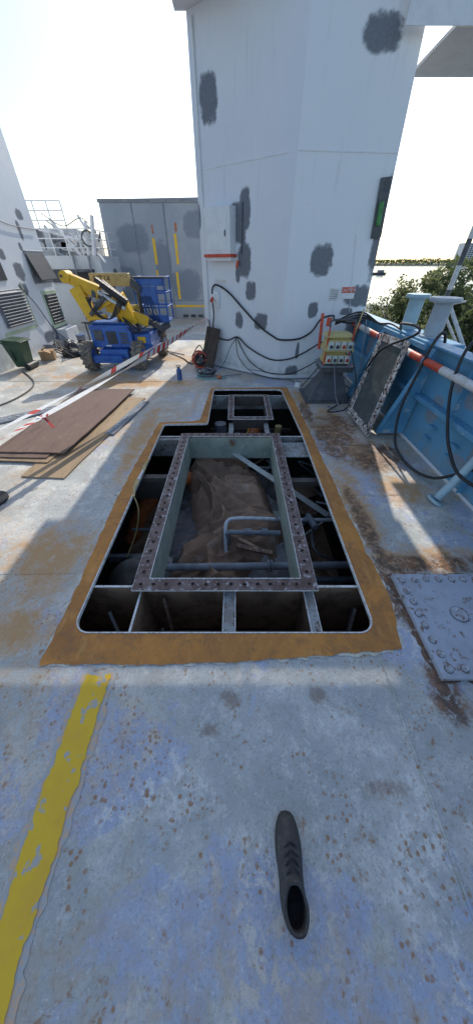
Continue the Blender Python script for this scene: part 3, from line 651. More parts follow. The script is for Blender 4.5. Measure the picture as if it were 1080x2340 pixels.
for i in range(len(ys)-1): o.cyl((1.97,ys[i],zp(ys[i])-.02),(1.97,ys[i+1],zp(ys[i+1])-.02),.036,cols[i],n=16,caps=True)
for y in(5.6,4.45,3.2,1.95): o.ring((1.97,y,zp(y)-.02),(0,1,0),.042,.008,'blue')
o.done()
def bollard(y,x,m,r=.10,hh=1.31,fr=.19):
    o=Obj("bollard"); o.cyl((x,y,.80),(x,y,hh-.04),r,m,n=28); o.cyl((x,y,hh-.04),(x,y,hh-.022),fr*.93,m,r2=fr,n=32); o.cyl((x,y,hh-.022),(x,y,hh),fr,m,r2=fr*.97,n=32)
    o.cyl((x,y,.974),(x,y,.99),r*1.4,m,n=24); o.done(.003)
bollard(4.24,2.2,'bluepale',.085,1.32,.135); bollard(3.66,2.2,'bolgrey',.09,1.33,.155)
o=Obj("bollard_seat"); o.bx(2.0,2.42,3.35,4.5,.90,.951,'blue'); o.bx(2.2,2.4,3.4,4.45,.2,.9,'blue'); o.done(.004)
o=Obj("hull"); o.bx(2.16,2.2,-4,16,-4.2,-.002,'blue'); o.bx(-9,-8.96,-4,16,-4.2,-.002,'blue'); o.bx(-8.95,2.15,15.96,16,-4.2,-.004,'blue');o.bx(-8.95,2.15,-4,-3.96,-4.2,-.004,'blue'); o.done()
o=Obj("leaning_hatch_cover")
P0=V((1.60,3.11,.012));P1=V((1.56,3.82,.05));P2=V((1.94,4.33,.90));P3=V((1.955,3.58,.93))
nn=((P1-P0).cross(P3-P0)).normalized()
if nn.x>0: nn=-nn
def bl(u,v,d=0): return P0*(1-u)*(1-v)+P1*u*(1-v)+P2*u*v+P3*(1-u)*v+nn*d
def slab(u0,u1,v0,v1,d0,d1,mat,n=1):
    vs=[bl(u,v,d) for u in(u0,u1) for v in(v0,v1) for d in(d0,d1)]
    o.add(vs,[(0,1,3,2),(4,6,7,5),(0,4,5,1),(2,3,7,6),(0,2,6,4),(1,5,7,3)],mat)
slab(.13,.87,.085,.915,0,.012,'panelinner'); slab(0,1,0,.085,0,.022,'panelborder');slab(0,1,.915,1,0,.022,'panelborder');slab(0,.13,.085,.915,0,.0215,'panelborder');slab(.87,1,.085,.915,0,.0215,'panelborder')
for i in range(12):
    for u in(.065,.935): o.cyl(bl(u,.06+.08*i,.02),bl(u,.06+.08*i,.026),.009,'holeshade',n=8)  # bolt holes as raised discs with their shade in the colour
o.done(.002)
# ------------------------------------------------------------------ deck cover plate bottom right
sheet("rust_stain",[jitter([(1.025,.455),(2.0,.455),(2.0,1.13),(1.025,1.13)],.02,.035,8,9)],.0028,'rustdark',deck)
o=Obj("bolted_deck_cover")
o.bx(1.05,1.95,.475,1.11,.004,.034,'cover'); 
o.cyl((1.33,.82,.034),(1.33,.82,.040),.045,'nut',n=24); o.ring((1.33,.82,.038),(0,0,1),.047,.003,'midgrey',N=28)
def nut(x,y):
    x+=random.uniform(-.006,.006); y+=random.uniform(-.006,.006)
    o.cyl((x,y,.034),(x,y,.0355),.022,'rustdark',n=14); o.cyl((x,y,.0355),(x,y,.040),.018,'nut',n=14); o.cyl((x,y,.040),(x,y,.056),.0125,'nut',n=6)
for i in range(8): nut(1.095,.515+.078*i)
for i in range(1,11): nut(1.095+.082*i,.515); nut(1.095+.082*i,1.065)
o.done(.002)
# ------------------------------------------------------------------ plywood etc
def sheetobj(name,items):
    o=Obj(name)
    for (poly,z0,z1,mat) in items:
        poly=jitter(poly,.12,.012,z0*100,3)
        n=len(poly);vs=[(*p,z0) for p in poly]+[(*p,z1) for p in poly]
        o.add(vs,[tuple(range(n,2*n))]+[(i,(i+1)%n,n+(i+1)%n,n+i) for i in range(n)],mat)
    return o.done()
sheetobj("light_plywood_sheet",[([(-2.15,2.30),(-1.70,2.26),(-1.43,4.45),(-1.9,4.5)],.004,.016,'plylight')])
sheetobj("light_plywood_sheet",[([(-2.75,2.58),(-2.0,2.53),(-1.75,4.3),(-2.6,4.4)],.018,.030,'plylight')])
sheetobj("brown_plywood_sheet",[([(-2.70,2.63),(-2.05,2.60),(-1.8,4.55),(-2.6,4.6)],.032,.044,'ply')])
sheetobj("brown_plywood_sheet",[([(-2.61,2.70),(-1.88,2.67),(-1.67,4.72),(-2.56,4.74)],.046,.060,'ply')])
o=Obj("perforated_steel_strip"); o.beam((-1.58,3.2,.012),(-1.40,4.3,.012),.12,.02,'midgrey')
for i in range(16): o.cyl(V((-1.585,3.24,.022)).lerp(V((-1.41,4.26,.022)),i/15),V((-1.585,3.24,.03)).lerp(V((-1.41,4.26,.03)),i/15),.014,'bolgrey',n=8)
o.done(.002)
o=Obj("perforated_steel_strip"); o.beam((-3.5,3.35,.012),(-2.62,4.05,.012),.2,.02,'midgrey'); 
for i in range(12): o.cyl(V((-3.45,3.39,.022)).lerp(V((-2.66,4.02,.022)),i/11),V((-3.45,3.39,.03)).lerp(V((-2.66,4.02,.03)),i/11),.02,'bolgrey',n=8)
o.done(.002)
# ------------------------------------------------------------------ barrier tape
def ribbon(name,p,q,w,pat,sag=.04,tw=1.5,n=90):
    o=Obj(name);p=V(p);q=V(q);d=(q-p).normalized();s=d.cross(V((0,0,1))).normalized();u=s.cross(d)
    for i in range(n):
        vs=[]
        for k in(i,i+1):
            t=k/n;c=p.lerp(q,t)-V((0,0,sag*4*t*(1-t)));a=tw*math.sin(t*7)*.5+.9; e=(u*math.cos(a)+s*math.sin(a))*w/2
            sh=d*(w*.45); vs+=[c-e-sh*.5,c+e+sh*.5]
        o.add(vs,[(0,1,3,2)],pat(i/n),True)
    return o.done()
ribbon("barrier_tape",(-2.12,1.95,.45),(-.61,6.50,.79),.085,lambda t:'tapered' if int(t*64)%2 and (t<.12 or t>.55) else 'tapewhite')
ribbon("barrier_tape",(-2.25,2.1,.46),(-1.15,4.95,.68),.06,lambda t:'tapered' if int(t*30)%6==0 else 'tapewhite',.02)
o=Obj("barrier_tape"); kx=V((-1.87,2.62,.47))
for i in range(7):
    a=random.uniform(0,6.3); o.beam(kx,kx+V((math.cos(a)*.07,math.sin(a)*.04,random.uniform(-.09,.03))),.03,.002,'tapewhite' if i%2 else 'tapered')
o.done()
o=Obj("barrier_post"); o.cyl((-2.2,1.92,.0),(-2.2,1.92,.02),.13,'black',n=20); o.cyl((-2.2,1.92,.02),(-2.2,1.92,.62),.018,'red'); o.done()
# ------------------------------------------------------------------ BOOM LIFT
par=empty("boom_lift")
def wheel(x,y,r=.245,w=.19):
    o=Obj("wheel")
    o.cyl((x-w*.40,y,r),(x+w*.40,y,r),r*.90,'tyre',n=28); o.ring((x-w*.30,y,r),(1,0,0),r*.72,r*.17,'tyre',N=28,n=8); o.ring((x+w*.30,y,r),(1,0,0),r*.72,r*.17,'tyre',N=28,n=8)
    for i in range(16):
        t=2*math.pi*i/16
        for sd in(-1,1):
            tt=t+(.2 if sd>0 else 0); a=V((x+sd*.008,y+math.cos(tt+.16)*r*.95,r+math.sin(tt+.16)*r*.95)); b=V((x+sd*w*.5,y+math.cos(tt-.08)*r*.93,r+math.sin(tt-.08)*r*.93))
            o.beam(a,b,.03,.035,'tyre',up=(0,math.cos(tt),math.sin(tt)))
    for sd in(-1,1):
        o.cyl((x+sd*w*.36,y,r),(x+sd*w*.44,y,r),r*.48,'liftblue',n=20); o.cyl((x+sd*w*.44,y,r),(x+sd*w*.52,y,r),r*.16,'darkgrey',n=10)
    o.done(parent=par)
for x,y in((-2.84,6.05),(-1.90,6.10),(-1.70,7.25),(-2.62,7.3)): wheel(x,y)
o=Obj("chassis"); o.bx(-2.62,-2.08,6.0,7.4,.20,.36,'liftblue'); o.cyl((-2.8,6.06,.25),(-1.95,6.1,.25),.04,'darkgrey'); o.cyl((-2.6,7.25,.25),(-1.75,7.25,.25),.04,'darkgrey'); o.bx(-2.05,-1.65,6.25,7.0,.22,.42,'liftblue')
o.box((-2.45,5.93,.22),(.55,.1,.12),'liftblue',rot=(10,0,0)); o.bx(-2.80,-2.70,6.25,7.0,.42,.46,'darkgrey'); o.done(.012,parent=par,seg=2)
o=Obj("engine_cover"); o.bx(-2.75,-1.98,6.12,6.95,.37,.735,'liftblue'); o.bx(-1.975,-1.66,6.2,6.9,.40,.58,'liftblue'); o.bx(-2.72,-2.02,6.2,6.9,.735,.77,'liftblue'); o.done(.04,parent=par,seg=3)
o=Obj("vents"); o.bx(-2.45,-2.27,6.105,6.118,.44,.64,'vent'); o.bx(-2.68,-2.52,6.105,6.118,.50,.66,'darkgrey'); 
for i in range(5): o.bx(-2.2,-2.06,6.105,6.118,.44+.04*i,.46+.04*i,'darkgrey')
o.bx(-2.5,-2.4,6.10,6.117,.40,.42,'tapewhite'); o.bx(-1.9,-1.75,6.185,6.199,.44,.54,'yellow'); o.done(parent=par)
o=Obj("turret"); o.cyl((-2.15,6.65,.36),(-2.15,6.65,.82),.2,'darkgrey',n=20); o.bx(-2.3,-1.95,6.45,6.9,.78,.98,'yellow'); o.done(.015,parent=par)
o=Obj("booms")
o.beam((-2.95,6.25,1.43),(-2.42,6.25,1.20),.15,.13,'yellow',h2=.20); o.beam((-2.80,6.22,1.28),(-2.63,6.2,.82),.16,.22,'yellow',up=(1,0,0),h2=.18,w2=.16)
o.cyl((-2.92,6.15,1.42),(-2.92,6.36,1.42),.085,'yellow',n=18); o.cyl((-2.96,6.12,1.43),(-2.96,6.39,1.43),.02,'darkgrey')
o.beam((-2.72,6.16,.84),(-2.38,6.2,.86),.12,.07,'yellow'); o.beam((-2.55,6.2,1.20),(-2.25,6.3,1.12),.1,.10,'darkgrey'); 
o.beam((-2.38,6.3,1.02),(-1.72,6.5,.74),.17,.17,'yellow'); o.beam((-2.15,6.28,1.16),(-1.98,6.35,.72),.2,.24,'yellow',up=(1,0,0),w2=.2); o.beam((-2.5,6.15,.98),(-2.12,6.2,1.13),.05,.06,'yellow')
o.beam((-2.34,6.2,1.34),(-1.98,6.25,1.05),.12,.12,'black'); o.cyl((-2.4,6.12,1.22),(-2.0,6.15,.98),.03,'galv'); o.cyl((-2.62,6.08,.9),(-2.3,6.1,1.15),.035,'darkgrey')
o.beam((-2.1,6.5,.98),(-1.55,6.9,.55),.1,.10,'darkgrey'); o.beam((-1.6,6.85,.55),(-1.45,7.1,.62),.1,.1,'darkgrey')
o.done(.012,parent=par,seg=2)
o=Obj("cable_chain")
for i in range(11): o.box(V((-2.36,6.1,1.38)).lerp(V((-1.95,6.12,1.10)),i/10),(.05,.10,.06),'black',rot=(0,35,0))
for k in range(4):
    o.tube([(-2.62+.03*k,6.08,1.15),(-2.5,6.0-.02*k,.92+.03*k),(-2.3,6.05,.84),(-2.1,6.1,.95+.04*k),(-1.98,6.15,1.15)],.011,'black')
for k in range(4): o.tube([(-2.1,6.2,.85),(-1.95+.05*k,6.1,.62+.02*k),(-1.8,6.3,.66),(-1.6,6.7,.72)],.01,'black')
o.done(.003,parent=par)
o=Obj("jib"); o.beam((-2.75,6.85,1.36),(-2.02,6.85,1.36),.15,.19,'fadedyellow'); o.beam((-2.02,6.85,1.34),(-1.9,6.95,1.2),.1,.12,'darkgrey'); o.done(.01,parent=par)
text("lettering","MT14",.13,(-2.52,6.772,1.37),(R(90),0,0),'black',par)
o=Obj("basket"); bx0,bx1,by0,by1,bz0,bz1=-2.02,-1.42,7.0,7.6,.66,1.38
o.bx(bx0,bx1,by0,by1,bz0,bz0+.03,'liftblue'); o.bx(bx0,bx1,by0,by0+.01,bz0+.03,bz0+.13,'liftblue')
for x in(bx0,(bx0+bx1)/2,bx1):
    for y in(by0,by1): o.cyl((x,y,bz0),(x,y,bz1),.018,'liftblue',n=8)
for z in(bz1,1.15,.92):
    o.tube([(bx0,by0,z),(bx1,by0,z)],.018,'liftblue',sp=False); o.tube([(bx0,by1,z),(bx1,by1,z)],.018,'liftblue',sp=False)
    for x in(bx0,bx1): o.tube([(x,by0,z),(x,by1,z)],.018,'liftblue',sp=False)
o.bx(bx0+.02,bx1-.02,by0-.02,by0+.12,1.26,1.37,'liftblue'); o.bx(bx0+.10,bx1-.16,by0-.03,by0-.021,.98,1.25,'liftblue'); o.bx(bx0+.05,bx0+.12,by0-.04,by0-.03,.7,1.3,'darkgrey'); o.bx(bx0-.02,bx1+.02,by0-.04,by0+.2,1.375,1.40,'darkgrey')
for k in range(5): o.tube([(bx0+.1+.05*k,by0-.04,1.1),(bx0+.15+.06*k,by0-.1,.85),(bx0+.25+.04*k,by0-.05,.66),(bx0+.3,by0-.1,.5)],.009,'black')
o.done(.004,parent=par)
# ------------------------------------------------------------------ power distribution
o=Obj("power_distribution_board")
def trap(x0,x1,X0,X1,y0,y1,Y0,Y1,z0,z1,mat):
    vs=[(x0,y0,z0),(x1,y0,z0),(x1,y1,z0),(x0,y1,z0),(X0,Y0,z1),(X1,Y0,z1),(X1,Y1,z1),(X0,Y1,z1)]
    o.add(vs,[(3,2,1,0),(4,5,6,7),(0,1,5,4),(1,2,6,5),(2,3,7,6),(3,0,4,7)],mat)
trap(1.10,1.70,1.34,1.58,4.28,4.80,4.48,4.68,.03,.40,'darkgrey'); o.bx(1.05,1.74,4.24,4.85,.0,.03,'darkgrey'); o.bx(1.24,1.70,4.38,4.78,.40,.47,'darkgrey'); o.bx(1.22,1.72,4.36,4.80,.47,.485,'midgrey')
trap(1.27,1.64,1.30,1.61,4.44,4.74,4.46,4.72,.50,.62,'sockyellow'); trap(1.25,1.66,1.29,1.62,4.42,4.76,4.46,4.72,.66,.80,'sockyellow'); trap(1.24,1.60,1.28,1.60,4.44,4.72,4.48,4.70,.83,.87,'sockyellow')
o.bx(1.32,1.58,4.50,4.68,.485,.83,'sockyellow')
for j,z in enumerate((.56,.73)):
    for i in range(4): 
        o.box((1.32+.088*i,4.425,z),(.068,.03,.10),'socket',rot=(-8,0,0)); o.cyl((1.32+.088*i,4.41,z),(1.32+.088*i,4.39,z-.01),.022,'darkgrey' if (i+j)%3 else 'red',n=12)
for x in(1.27,1.61): o.cyl((x,4.46,.485),(x,4.46,.95),.012,'red',n=8)
o.tube([(1.27,4.46,.95),(1.3,4.5,1.02),(1.58,4.5,1.02),(1.61,4.46,.95)],.014,'darkgrey')
o.cyl((1.28,4.9,.6),(1.26,4.95,1.05),.022,'red'); o.cyl((1.36,4.9,.9),(1.36,4.9,1.0),.035,'red')
o.done(.005)
# ------------------------------------------------------------------ cables
def cable(pts,r=.012,mat='black',name="power_cable"):
    o=Obj(name); o.tube(pts,r,mat,n=8,sub=8); return o.done()
cable([PA(.30,1.10,.08),PA(.27,1.24,.06),PA(.36,1.31,.05),PA(.62,1.22,.04),PA(.95,1.0,.03),PA(1.3,.78,.03),PA(1.6,.66,.04),PB(.0,.63,.06),PB(.3,.64,.05),PB(.5,.74,.06),PB(.62,.92,.1),PB(.75,.98,.25),V((1.5,5.1,.95)),V((1.75,4.95,.93)),V((1.98,5.0,1.0))],.014)
cable([PA(.31,1.08,.12),PA(.30,.9,.08),PA(.29,.65,.1),PA(.38,.52,.06),PA(.60,.50,.04),PA(.82,.57,.03),PA(1.05,.45,.04),PA(1.35,.35,.04),PA(1.65,.31,.05),PB(.2,.34,.05),PB(.45,.45,.08),PB(.6,.62,.3),V((1.42,4.8,.75))],.012)
cable([PA(.82,.57,.05),PA(.95,.38,.05),PA(1.15,.2,.05),PA(1.5,.09,.06),PB(.1,.09,.06),PB(.3,.12,.08),PB(.5,.3,.3),V((1.30,4.7,.55))],.009)
cable([PA(.80,.56,.06),PA(.88,.25,.07),PA(1.2,.06,.1),PA(1.6,.03,.12),PB(.2,.03,.2),V((1.1,5.0,.02)),V((1.2,4.7,.3)),V((1.3,4.5,.55))],.007)
cable([PA(.82,.57,.05),PA(.7,.40,.1),PA(.58,.15,.12),PA(.5,.02,.2)],.006)
cable([PA(.12,.8,.02),PA(.15,.5,.05),PA(.22,.2,.1),PA(.3,.03,.25)],.01)
cable([V((1.60,4.42,.70)),V((1.72,4.2,.3)),V((1.6,4.0,.03)),V((1.3,3.9,.015)),V((1.5,4.15,.015)),V((1.8,4.5,.02)),V((1.9,5.0,.015)),V((1.5,5.2,.015))],.008)
cable([V((1.40,4.40,.55)),V((1.45,4.15,.15)),V((1.5,3.95,.015)),V((1.35,4.1,.015)),V((1.62,4.05,.015)),V((1.78,4.35,.4)),V((1.82,4.6,.8)),V((1.9,4.9,.98))],.007,'midgrey')
cable([V((1.62,4.5,.8)),V((1.75,4.7,1.1)),V((1.85,5.0,1.05)),V((1.95,5.4,1.0)),V((2.0,5.7,.9))],.010,'fadedyellow')
for k in range(3): cable([V((1.5,5.05,.90+.02*k)),V((1.75,4.8,1.02+.03*k)),V((1.93,4.5,.99)),V((2.0,4.3,1.01)),V((1.98,3.95,1.0))],.011)
cable([V((2.05,4.1,1.0)),V((1.96,3.95,1.06)),V((1.9,3.5,1.10)),V((1.88,3.4,1.04)),V((1.8,3.9,.8)),V((1.75,4.1,.5))],.013,name="rubber_hose")
cable([V((2.1,3.22,1.0)),V((2.04,3.2,1.09)),V((1.97,3.18,1.02)),V((1.93,3.18,.75)),V((1.86,3.12,.45)),V((1.80,2.98,.25)),V((1.75,2.75,.10)),V((1.78,2.45,.035)),V((1.88,2.2,.06)),V((2.0,2.05,.22)),V((2.03,1.8,.5))],.014,name="rubber_hose")
cable([V((2.1,2.75,1.0)),V((2.04,2.74,1.1)),V((1.97,2.70,1.0)),V((1.95,2.62,.75)),V((1.93,2.42,.5)),V((1.90,2.2,.35)),V((1.9,1.95,.25)),V((1.95,1.6,.3)),V((1.9,1.2,.5))],.014,name="rubber_hose")
cable([V((-2.6,2.2,.015)),V((-2.25,1.95,.015)),V((-2.06,1.75,.015)),V((-2.05,1.55,.015)),V((-2.2,1.35,.015)),V((-2.6,1.2,.015))],.014,name="rubber_hose")
cable([V((-4.2,5.9,.015)),V((-3.6,5.2,.015)),V((-3.45,4.6,.015)),V((-3.6,4.0,.015)),V((-4.2,3.3,.015))],.010)
cable([V((-1.6,7.4,.015)),V((-1.2,6.9,.015)),V((-1.0,6.5,.015)),V((-.8,6.35,.015))],.010)
cable([V((-3.9,7.3,.015)),V((-3.4,7.0,.015)),V((-3.0,7.4,.015)),V((-2.2,7.8,.015)),V((-1.2,7.2,.015))],.009)
o=Obj("leaning_plank")
a=PA(.10,.0,.30);b=PA(.42,.0,.30);c=PA(.45,.66,.07);d=PA(.13,.68,.07); th=V((nA.x,nA.y,.3))*.035
vs=[a,b,c,d,a+th,b+th,c+th,d+th]; o.add(vs,[(0,1,2,3),(7,6,5,4),(0,4,5,1),(1,5,6,2),(2,6,7,3),(3,7,4,0)],'plank'); o.done(.004)
o=Obj("cable_reel"); c=V((-.72,6.15,.15)); ax=V((.35,-1,.15))
o.ring(c,ax,.135,.014,'red'); o.ring(c+V((-.04,.11,.0)),ax,.135,.014,'red')
for k in range(5): o.ring(c+V((-.008*k,.02*k+.01,0)),ax,.095,.016,'black')
o.cyl(c+V((.01,-.02,0)),c+V((-.05,.14,0)),.06,'darkgrey'); 
for k in range(4):
    q=V((math.cos(k*1.57),0,math.sin(k*1.57)))*.13; o.cyl(c,c+q,.008,'red',n=6)
o.tube([c+V((-.1,0,-.14)),c+V((-.12,.05,.1)),c+V((.0,.08,.24)),c+V((.1,.05,.05))],.01,'darkgrey'); o.done()
o=Obj("coiled_hose")
for k in range(9):
    cc=V((-.55+random.uniform(-.04,.04),5.66+random.uniform(-.05,.05),.015+.010*k)); o.ring(cc,(random.uniform(-.15,.15),random.uniform(-.15,.15),1),.13+random.uniform(-.03,.04),.010,random.choice(['cyan','midgrey','midgrey','black']))
o.tube([(-.45,5.62,.03),(-.3,5.55,.02),(-.1,5.62,.02),(.1,5.7,.015)],.009,'midgrey'); o.tube([(-.75,5.5,.02),(-.6,5.4,.02),(-.4,5.42,.02),(-.2,5.5,.02)],.009,'cyan'); o.cyl((-.36,5.48,.03),(-.28,5.44,.03),.03,'duct'); o.done()
o=Obj("water_bottle"); x,y=-1.04,5.42; o.cyl((x,y,0),(x,y,.16),.045,'bottle',n=18); o.cyl((x,y,.16),(x,y,.195),.045,'bottle',r2=.022,n=18); o.cyl((x,y,.195),(x,y,.215),.022,'darkgrey',n=14); o.tube([(x-.03,y,.2),(x-.03,y,.235),(x+.03,y,.235),(x+.03,y,.2)],.006,'darkgrey'); o.done(.002)
o=Obj("paint_tin"); x,y=1.07,5.05; o.cyl((x,y,0),(x,y,.075),.06,'white',n=20); o.ring((x,y,.076),(0,0,1),.058,.005,'galv'); o.cyl((x,y,.077),(x,y,.078),.05,'midgrey',n=18); o.done()
o=Obj("wheelie_bin")
x,y=-4.25,6.15
trap(x-.12,x+.10,x-.17,x+.15,y-.12,y+.12,y-.17,y+.17,.05,.46,'bingreen'); o.bx(x-.19,x+.17,y-.19,y+.19,.46,.485,'bingreen'); o.box((x,y,.50),(.34,.38,.03),'bingreen',rot=(0,4,0)); o.cyl((x+.12,y-.16,.06),(x+.12,y+.16,.06),.06,'black'); o.cyl((x+.19,y-.17,.48),(x+.19,y+.17,.48),.012,'bingreen'); o.bx(x-.10,x-.05,y-.18,y-.16,.15,.35,'bingreen'); o.done(.01,seg=2)
o=Obj("cardboard_box"); o.box((-4.15,6.85,.09),(.28,.25,.18),'card',rot=(0,0,20)); o.box((-4.05,6.72,.19),(.13,.22,.006),'card',rot=(0,25,20)); o.box((-4.27,6.93,.19),(.12,.22,.006),'card',rot=(0,-30,20)); o.done()
def heap(name,c,r,h,mat,seed):
    o=Obj(name);N=18;vs=[];K=8
    for j in range(K+1):
        for i in range(N):
            t=2*math.pi*i/N;q=j/K; rr=r*(1-q**2)**.5 if q<1 else 0
            d=1+.45*noise.noise(V((math.cos(t)*2,math.sin(t)*2,seed+q*3))); vs.append((c[0]+math.cos(t)*rr*d,c[1]+math.sin(t)*rr*d*.8,c[2]+h*q*(1+.3*noise.noise(V((math.cos(t)*3,math.sin(t)*3,seed))))))
    o.add(vs,[(j*N+i,j*N+(i+1)%N,(j+1)*N+(i+1)%N,(j+1)*N+i) for j in range(K) for i in range(N)],mat,True)
    for k in range(8):
        a=random.uniform(0,6.3);p=V(c)+V((math.cos(a)*r,math.sin(a)*r,.02)); o.tube([p,p+V((random.uniform(-.2,.2),random.uniform(-.2,.2),h*.9)),p+V((random.uniform(-.3,.3),random.uniform(-.2,.2),.0))],.012,'black')
    return o.done()
heap("cable_heap",(-3.75,7.15,0),.22,.16,'black',1); heap("black_bag",(-3.95,7.6,0),.2,.22,'darkgrey',4); heap("cable_heap",(-3.45,7.3,0),.15,.08,'black',9)
o=Obj("bucket"); o.cyl((-4.05,8.4,0),(-4.05,8.4,.2),.09,'midgrey',r2=.11,n=18); o.cyl((-4.05,8.4,.2),(-4.05,8.4,.21),.115,'bottle',n=18); o.done()
o=Obj("work_table"); o.bx(-4.1,-3.4,8.8,9.2,.40,.43,'darkgrey')
for x in(-4.05,-3.45):
    for y in(8.85,9.15): o.bx(x,x+.03,y,y+.03,0,.4,'darkgrey')
o.bx(-3.9,-3.6,8.9,9.1,.43,.55,'midgrey'); o.done(.004)
# ------------------------------------------------------------------ boot
o=Obj("work_boot"); bxx=.188; N=28
sl=[(0,-.250,.020,.050),(.020,-.250,.022,.051),(.0205,-.246,.012,.0465),(.040,-.246,.012,.048),(.056,-.245,.000,.046),(.070,-.244,-.03,.042),(.080,-.243,-.07,.039),(.090,-.242,-.11,.037),(.100,-.241,-.135,.037),(.105,-.241,-.138,.039),(.098,-.232,-.145,.031),(.045,-.232,-.145,.031)]
vs=[]
for z,yb_,yf,w in sl:
    for i in range(N):
        t=2*math.pi*i/N; cyy=(yb_+yf)/2;hy=(yf-yb_)/2; s_=math.sin(t);c_=math.cos(t)
        k=abs(c_)**.7*(1 if c_>0 else -1); waist=1-.18*math.exp(-((cyy+hy*s_+.13)/.045)**2)-.12*max(0,-s_); ww=w*waist; vs.append((bxx+k*ww,cyy+hy*s_,z))
K=len(sl)
o.add(vs,[(j*N+i,j*N+(i+1)%N,(j+1)*N+(i+1)%N,(j+1)*N+i) for j in range(K-1) for i in range(N)],'boot',True)
o.add(vs[-N:],[tuple(range(N))],'holeshade')  # shade inside the boot painted as a dark cap
for k in range(4): 
    y=-.06-.018*k;z=.078+.006*k; o.tube([(bxx-.022,y-.01,z-.004),(bxx,y+.006,z+.006),(bxx+.022,y-.01,z-.004)],.0032,'black')
o.done()
# ------------------------------------------------------------------ SURROUNDINGS
m,nt,b=newmat("water"); vec=coords(nt,(1,1,1)); n=nz(nt,vec,.6,5,.6); b.inputs["Base Color"].default_value=(.10,.13,.15,1); b.inputs["Roughness"].default_value=.12; bump(nt,b,n,.25,.3); M['water']=m
o=Obj("water"); o.add([(-6000,-6000,-3.4),(6000,-6000,-3.4),(6000,6000,-3.4),(-6000,6000,-3.4)],[(0,1,2,3)],'water'); o.done()
M['bank']=gm("bank_earth",(.18,.17,.15),(.11,.12,.08),(.27,.26,.24),scale=.9,rough=.9,bmp=.8,bd=.1)
o=Obj("river_bank"); nx,ny=40,50; vs=[]
for j in range(ny+1):
    for i in range(nx+1):
        x=2.6+34*i/nx;y=-25+75*j/ny; e=min(1,(x-2.6)/2,(50-y)/8,(36.6-x)/6,(y+25)/5); vs.append((x,y,-4.2+2.0*max(0,min(1,e))+.25*noise.noise(V((x*.4,y*.4,0)))+.1*noise.noise(V((x*1.5,y*1.5,0)))))
o.add(vs,[(j*(nx+1)+i,j*(nx+1)+i+1,(j+1)*(nx+1)+i+1,(j+1)*(nx+1)+i) for j in range(ny) for i in range(nx)],'bank',True); o.done()
def leafmat(name,c1,c2):
    m=gm(name,c1,c2,scale=2,rough=.7,bmp=0); b=[n for n in m.node_tree.nodes if n.type=='BSDF_PRINCIPLED'][0]
    nt=m.node_tree; tr=nt.nodes.new("ShaderNodeBsdfTranslucent"); tr.inputs[0].default_value=(*[min(1,x*1.3) for x in c1],1); mx=nt.nodes.new("ShaderNodeMixShader"); mx.inputs[0].default_value=.35
    out=[n for n in nt.nodes if n.type=='OUTPUT_MATERIAL'][0]; nt.links.new(b.outputs[0],mx.inputs[1]); nt.links.new(tr.outputs[0],mx.inputs[2]); nt.links.new(mx.outputs[0],out.inputs[0]); return m
M['leaf1']=leafmat("foliage_mid",(.10,.13,.05),(.07,.10,.035))
M['leaf2']=leafmat("foliage_dark",(.045,.07,.028),(.03,.05,.02))
M['leaf3']=leafmat("foliage_light",(.22,.23,.10),(.17,.19,.08))
M['bark']=gm("bark",(.10,.075,.055),(.06,.045,.035),scale=9,rough=.9)
def tree(name,c,rx,rz,base,n=2200,leaf=.09,mats=('leaf1','leaf2','leaf3'),seed=0):
    rnd=random.Random(seed); o=Obj(name); c=V(c)
    o.tube([(c.x,c.y,base),(c.x+.1,c.y,(base+c.z)/2),(c.x,c.y,c.z)],lambda i:.09*max(.3,1-i*.06),'bark')
    cl=[]
    for k in range(16):
        while True:
            p=V((rnd.uniform(-1,1),rnd.uniform(-1,1),rnd.uniform(-1,1)))
            if .3<p.length<1: break
        q=c+V((p.x*rx*.8,p.y*rx*.8,p.z*rz*.8)); cl.append((q,rnd.uniform(.28,.48)*rx)); o.tube([(c.x,c.y,base+(c.z-base)*.5),(c+q)/2+V((0,0,-.1)),q],.025,'bark',n=5,sub=3)
    for k in range(n):
        q,r=rnd.choice(cl); d=V((rnd.gauss(0,1),rnd.gauss(0,1),rnd.gauss(0,.8))).normalized()*r*rnd.random()**.4; p=q+d
        a=V((rnd.gauss(0,1),rnd.gauss(0,1),rnd.gauss(0,1))).normalized(); b_=a.cross(V((rnd.gauss(0,1),rnd.gauss(0,1),rnd.gauss(0,1)))).normalized(); s=leaf*rnd.uniform(.6,1.5)
        mt=mats[2] if (d.z>r*.25 and rnd.random()<.7) else (mats[1] if d.z<-r*.1 or rnd.random()<.2 else mats[0])  # light and shade put into leaf colour: paler clump tops, darker undersides
        o.add([p-a*s,p+b_*s*.5,p+a*s,p-b_*s*.5],[(0,1,2,3)],mt)
    return o.done()
tree("riverside_tree",(10.1,20,-.1),1.6,1.5,-2.3,3000,.10,('leaf3','leaf1','leaf3'),1)
tree("riverside_tree",(8.6,14.0,.15),1.3,1.7,-2.3,3000,.09,('leaf1','leaf2','leaf1'),2)
tree("riverside_tree",(7.7,10.5,.0),1.0,1.5,-2.3,2400,.08,('leaf1','leaf2','leaf1'),3)
tree("riverside_tree",(14.5,24,.1),2.0,1.6,-2.3,2400,.13,('leaf1','leaf2','leaf3'),4)
i=0
for (x,y,r,zt) in [(8.0,19,1.1,.0),(6.6,16.5,1.0,-.6),(9.2,16,1.1,.1),(12.0,22,1.3,.3),(6.0,11.5,.9,-.4),(7.3,13,1.0,-.1),(11.2,18,1.2,.4),(9.0,24,1.4,.0),(12,27,1.6,.1),(5.4,8.6,.8,-.6),(6.9,9,.9,-.2)]:
    tree("shrub",(x,y,zt-r*.9),r,r*.9,-2.4,1000,.085,('leaf3','leaf1','leaf3') if i%2 else ('leaf1','leaf2','leaf3'),10+i); i+=1
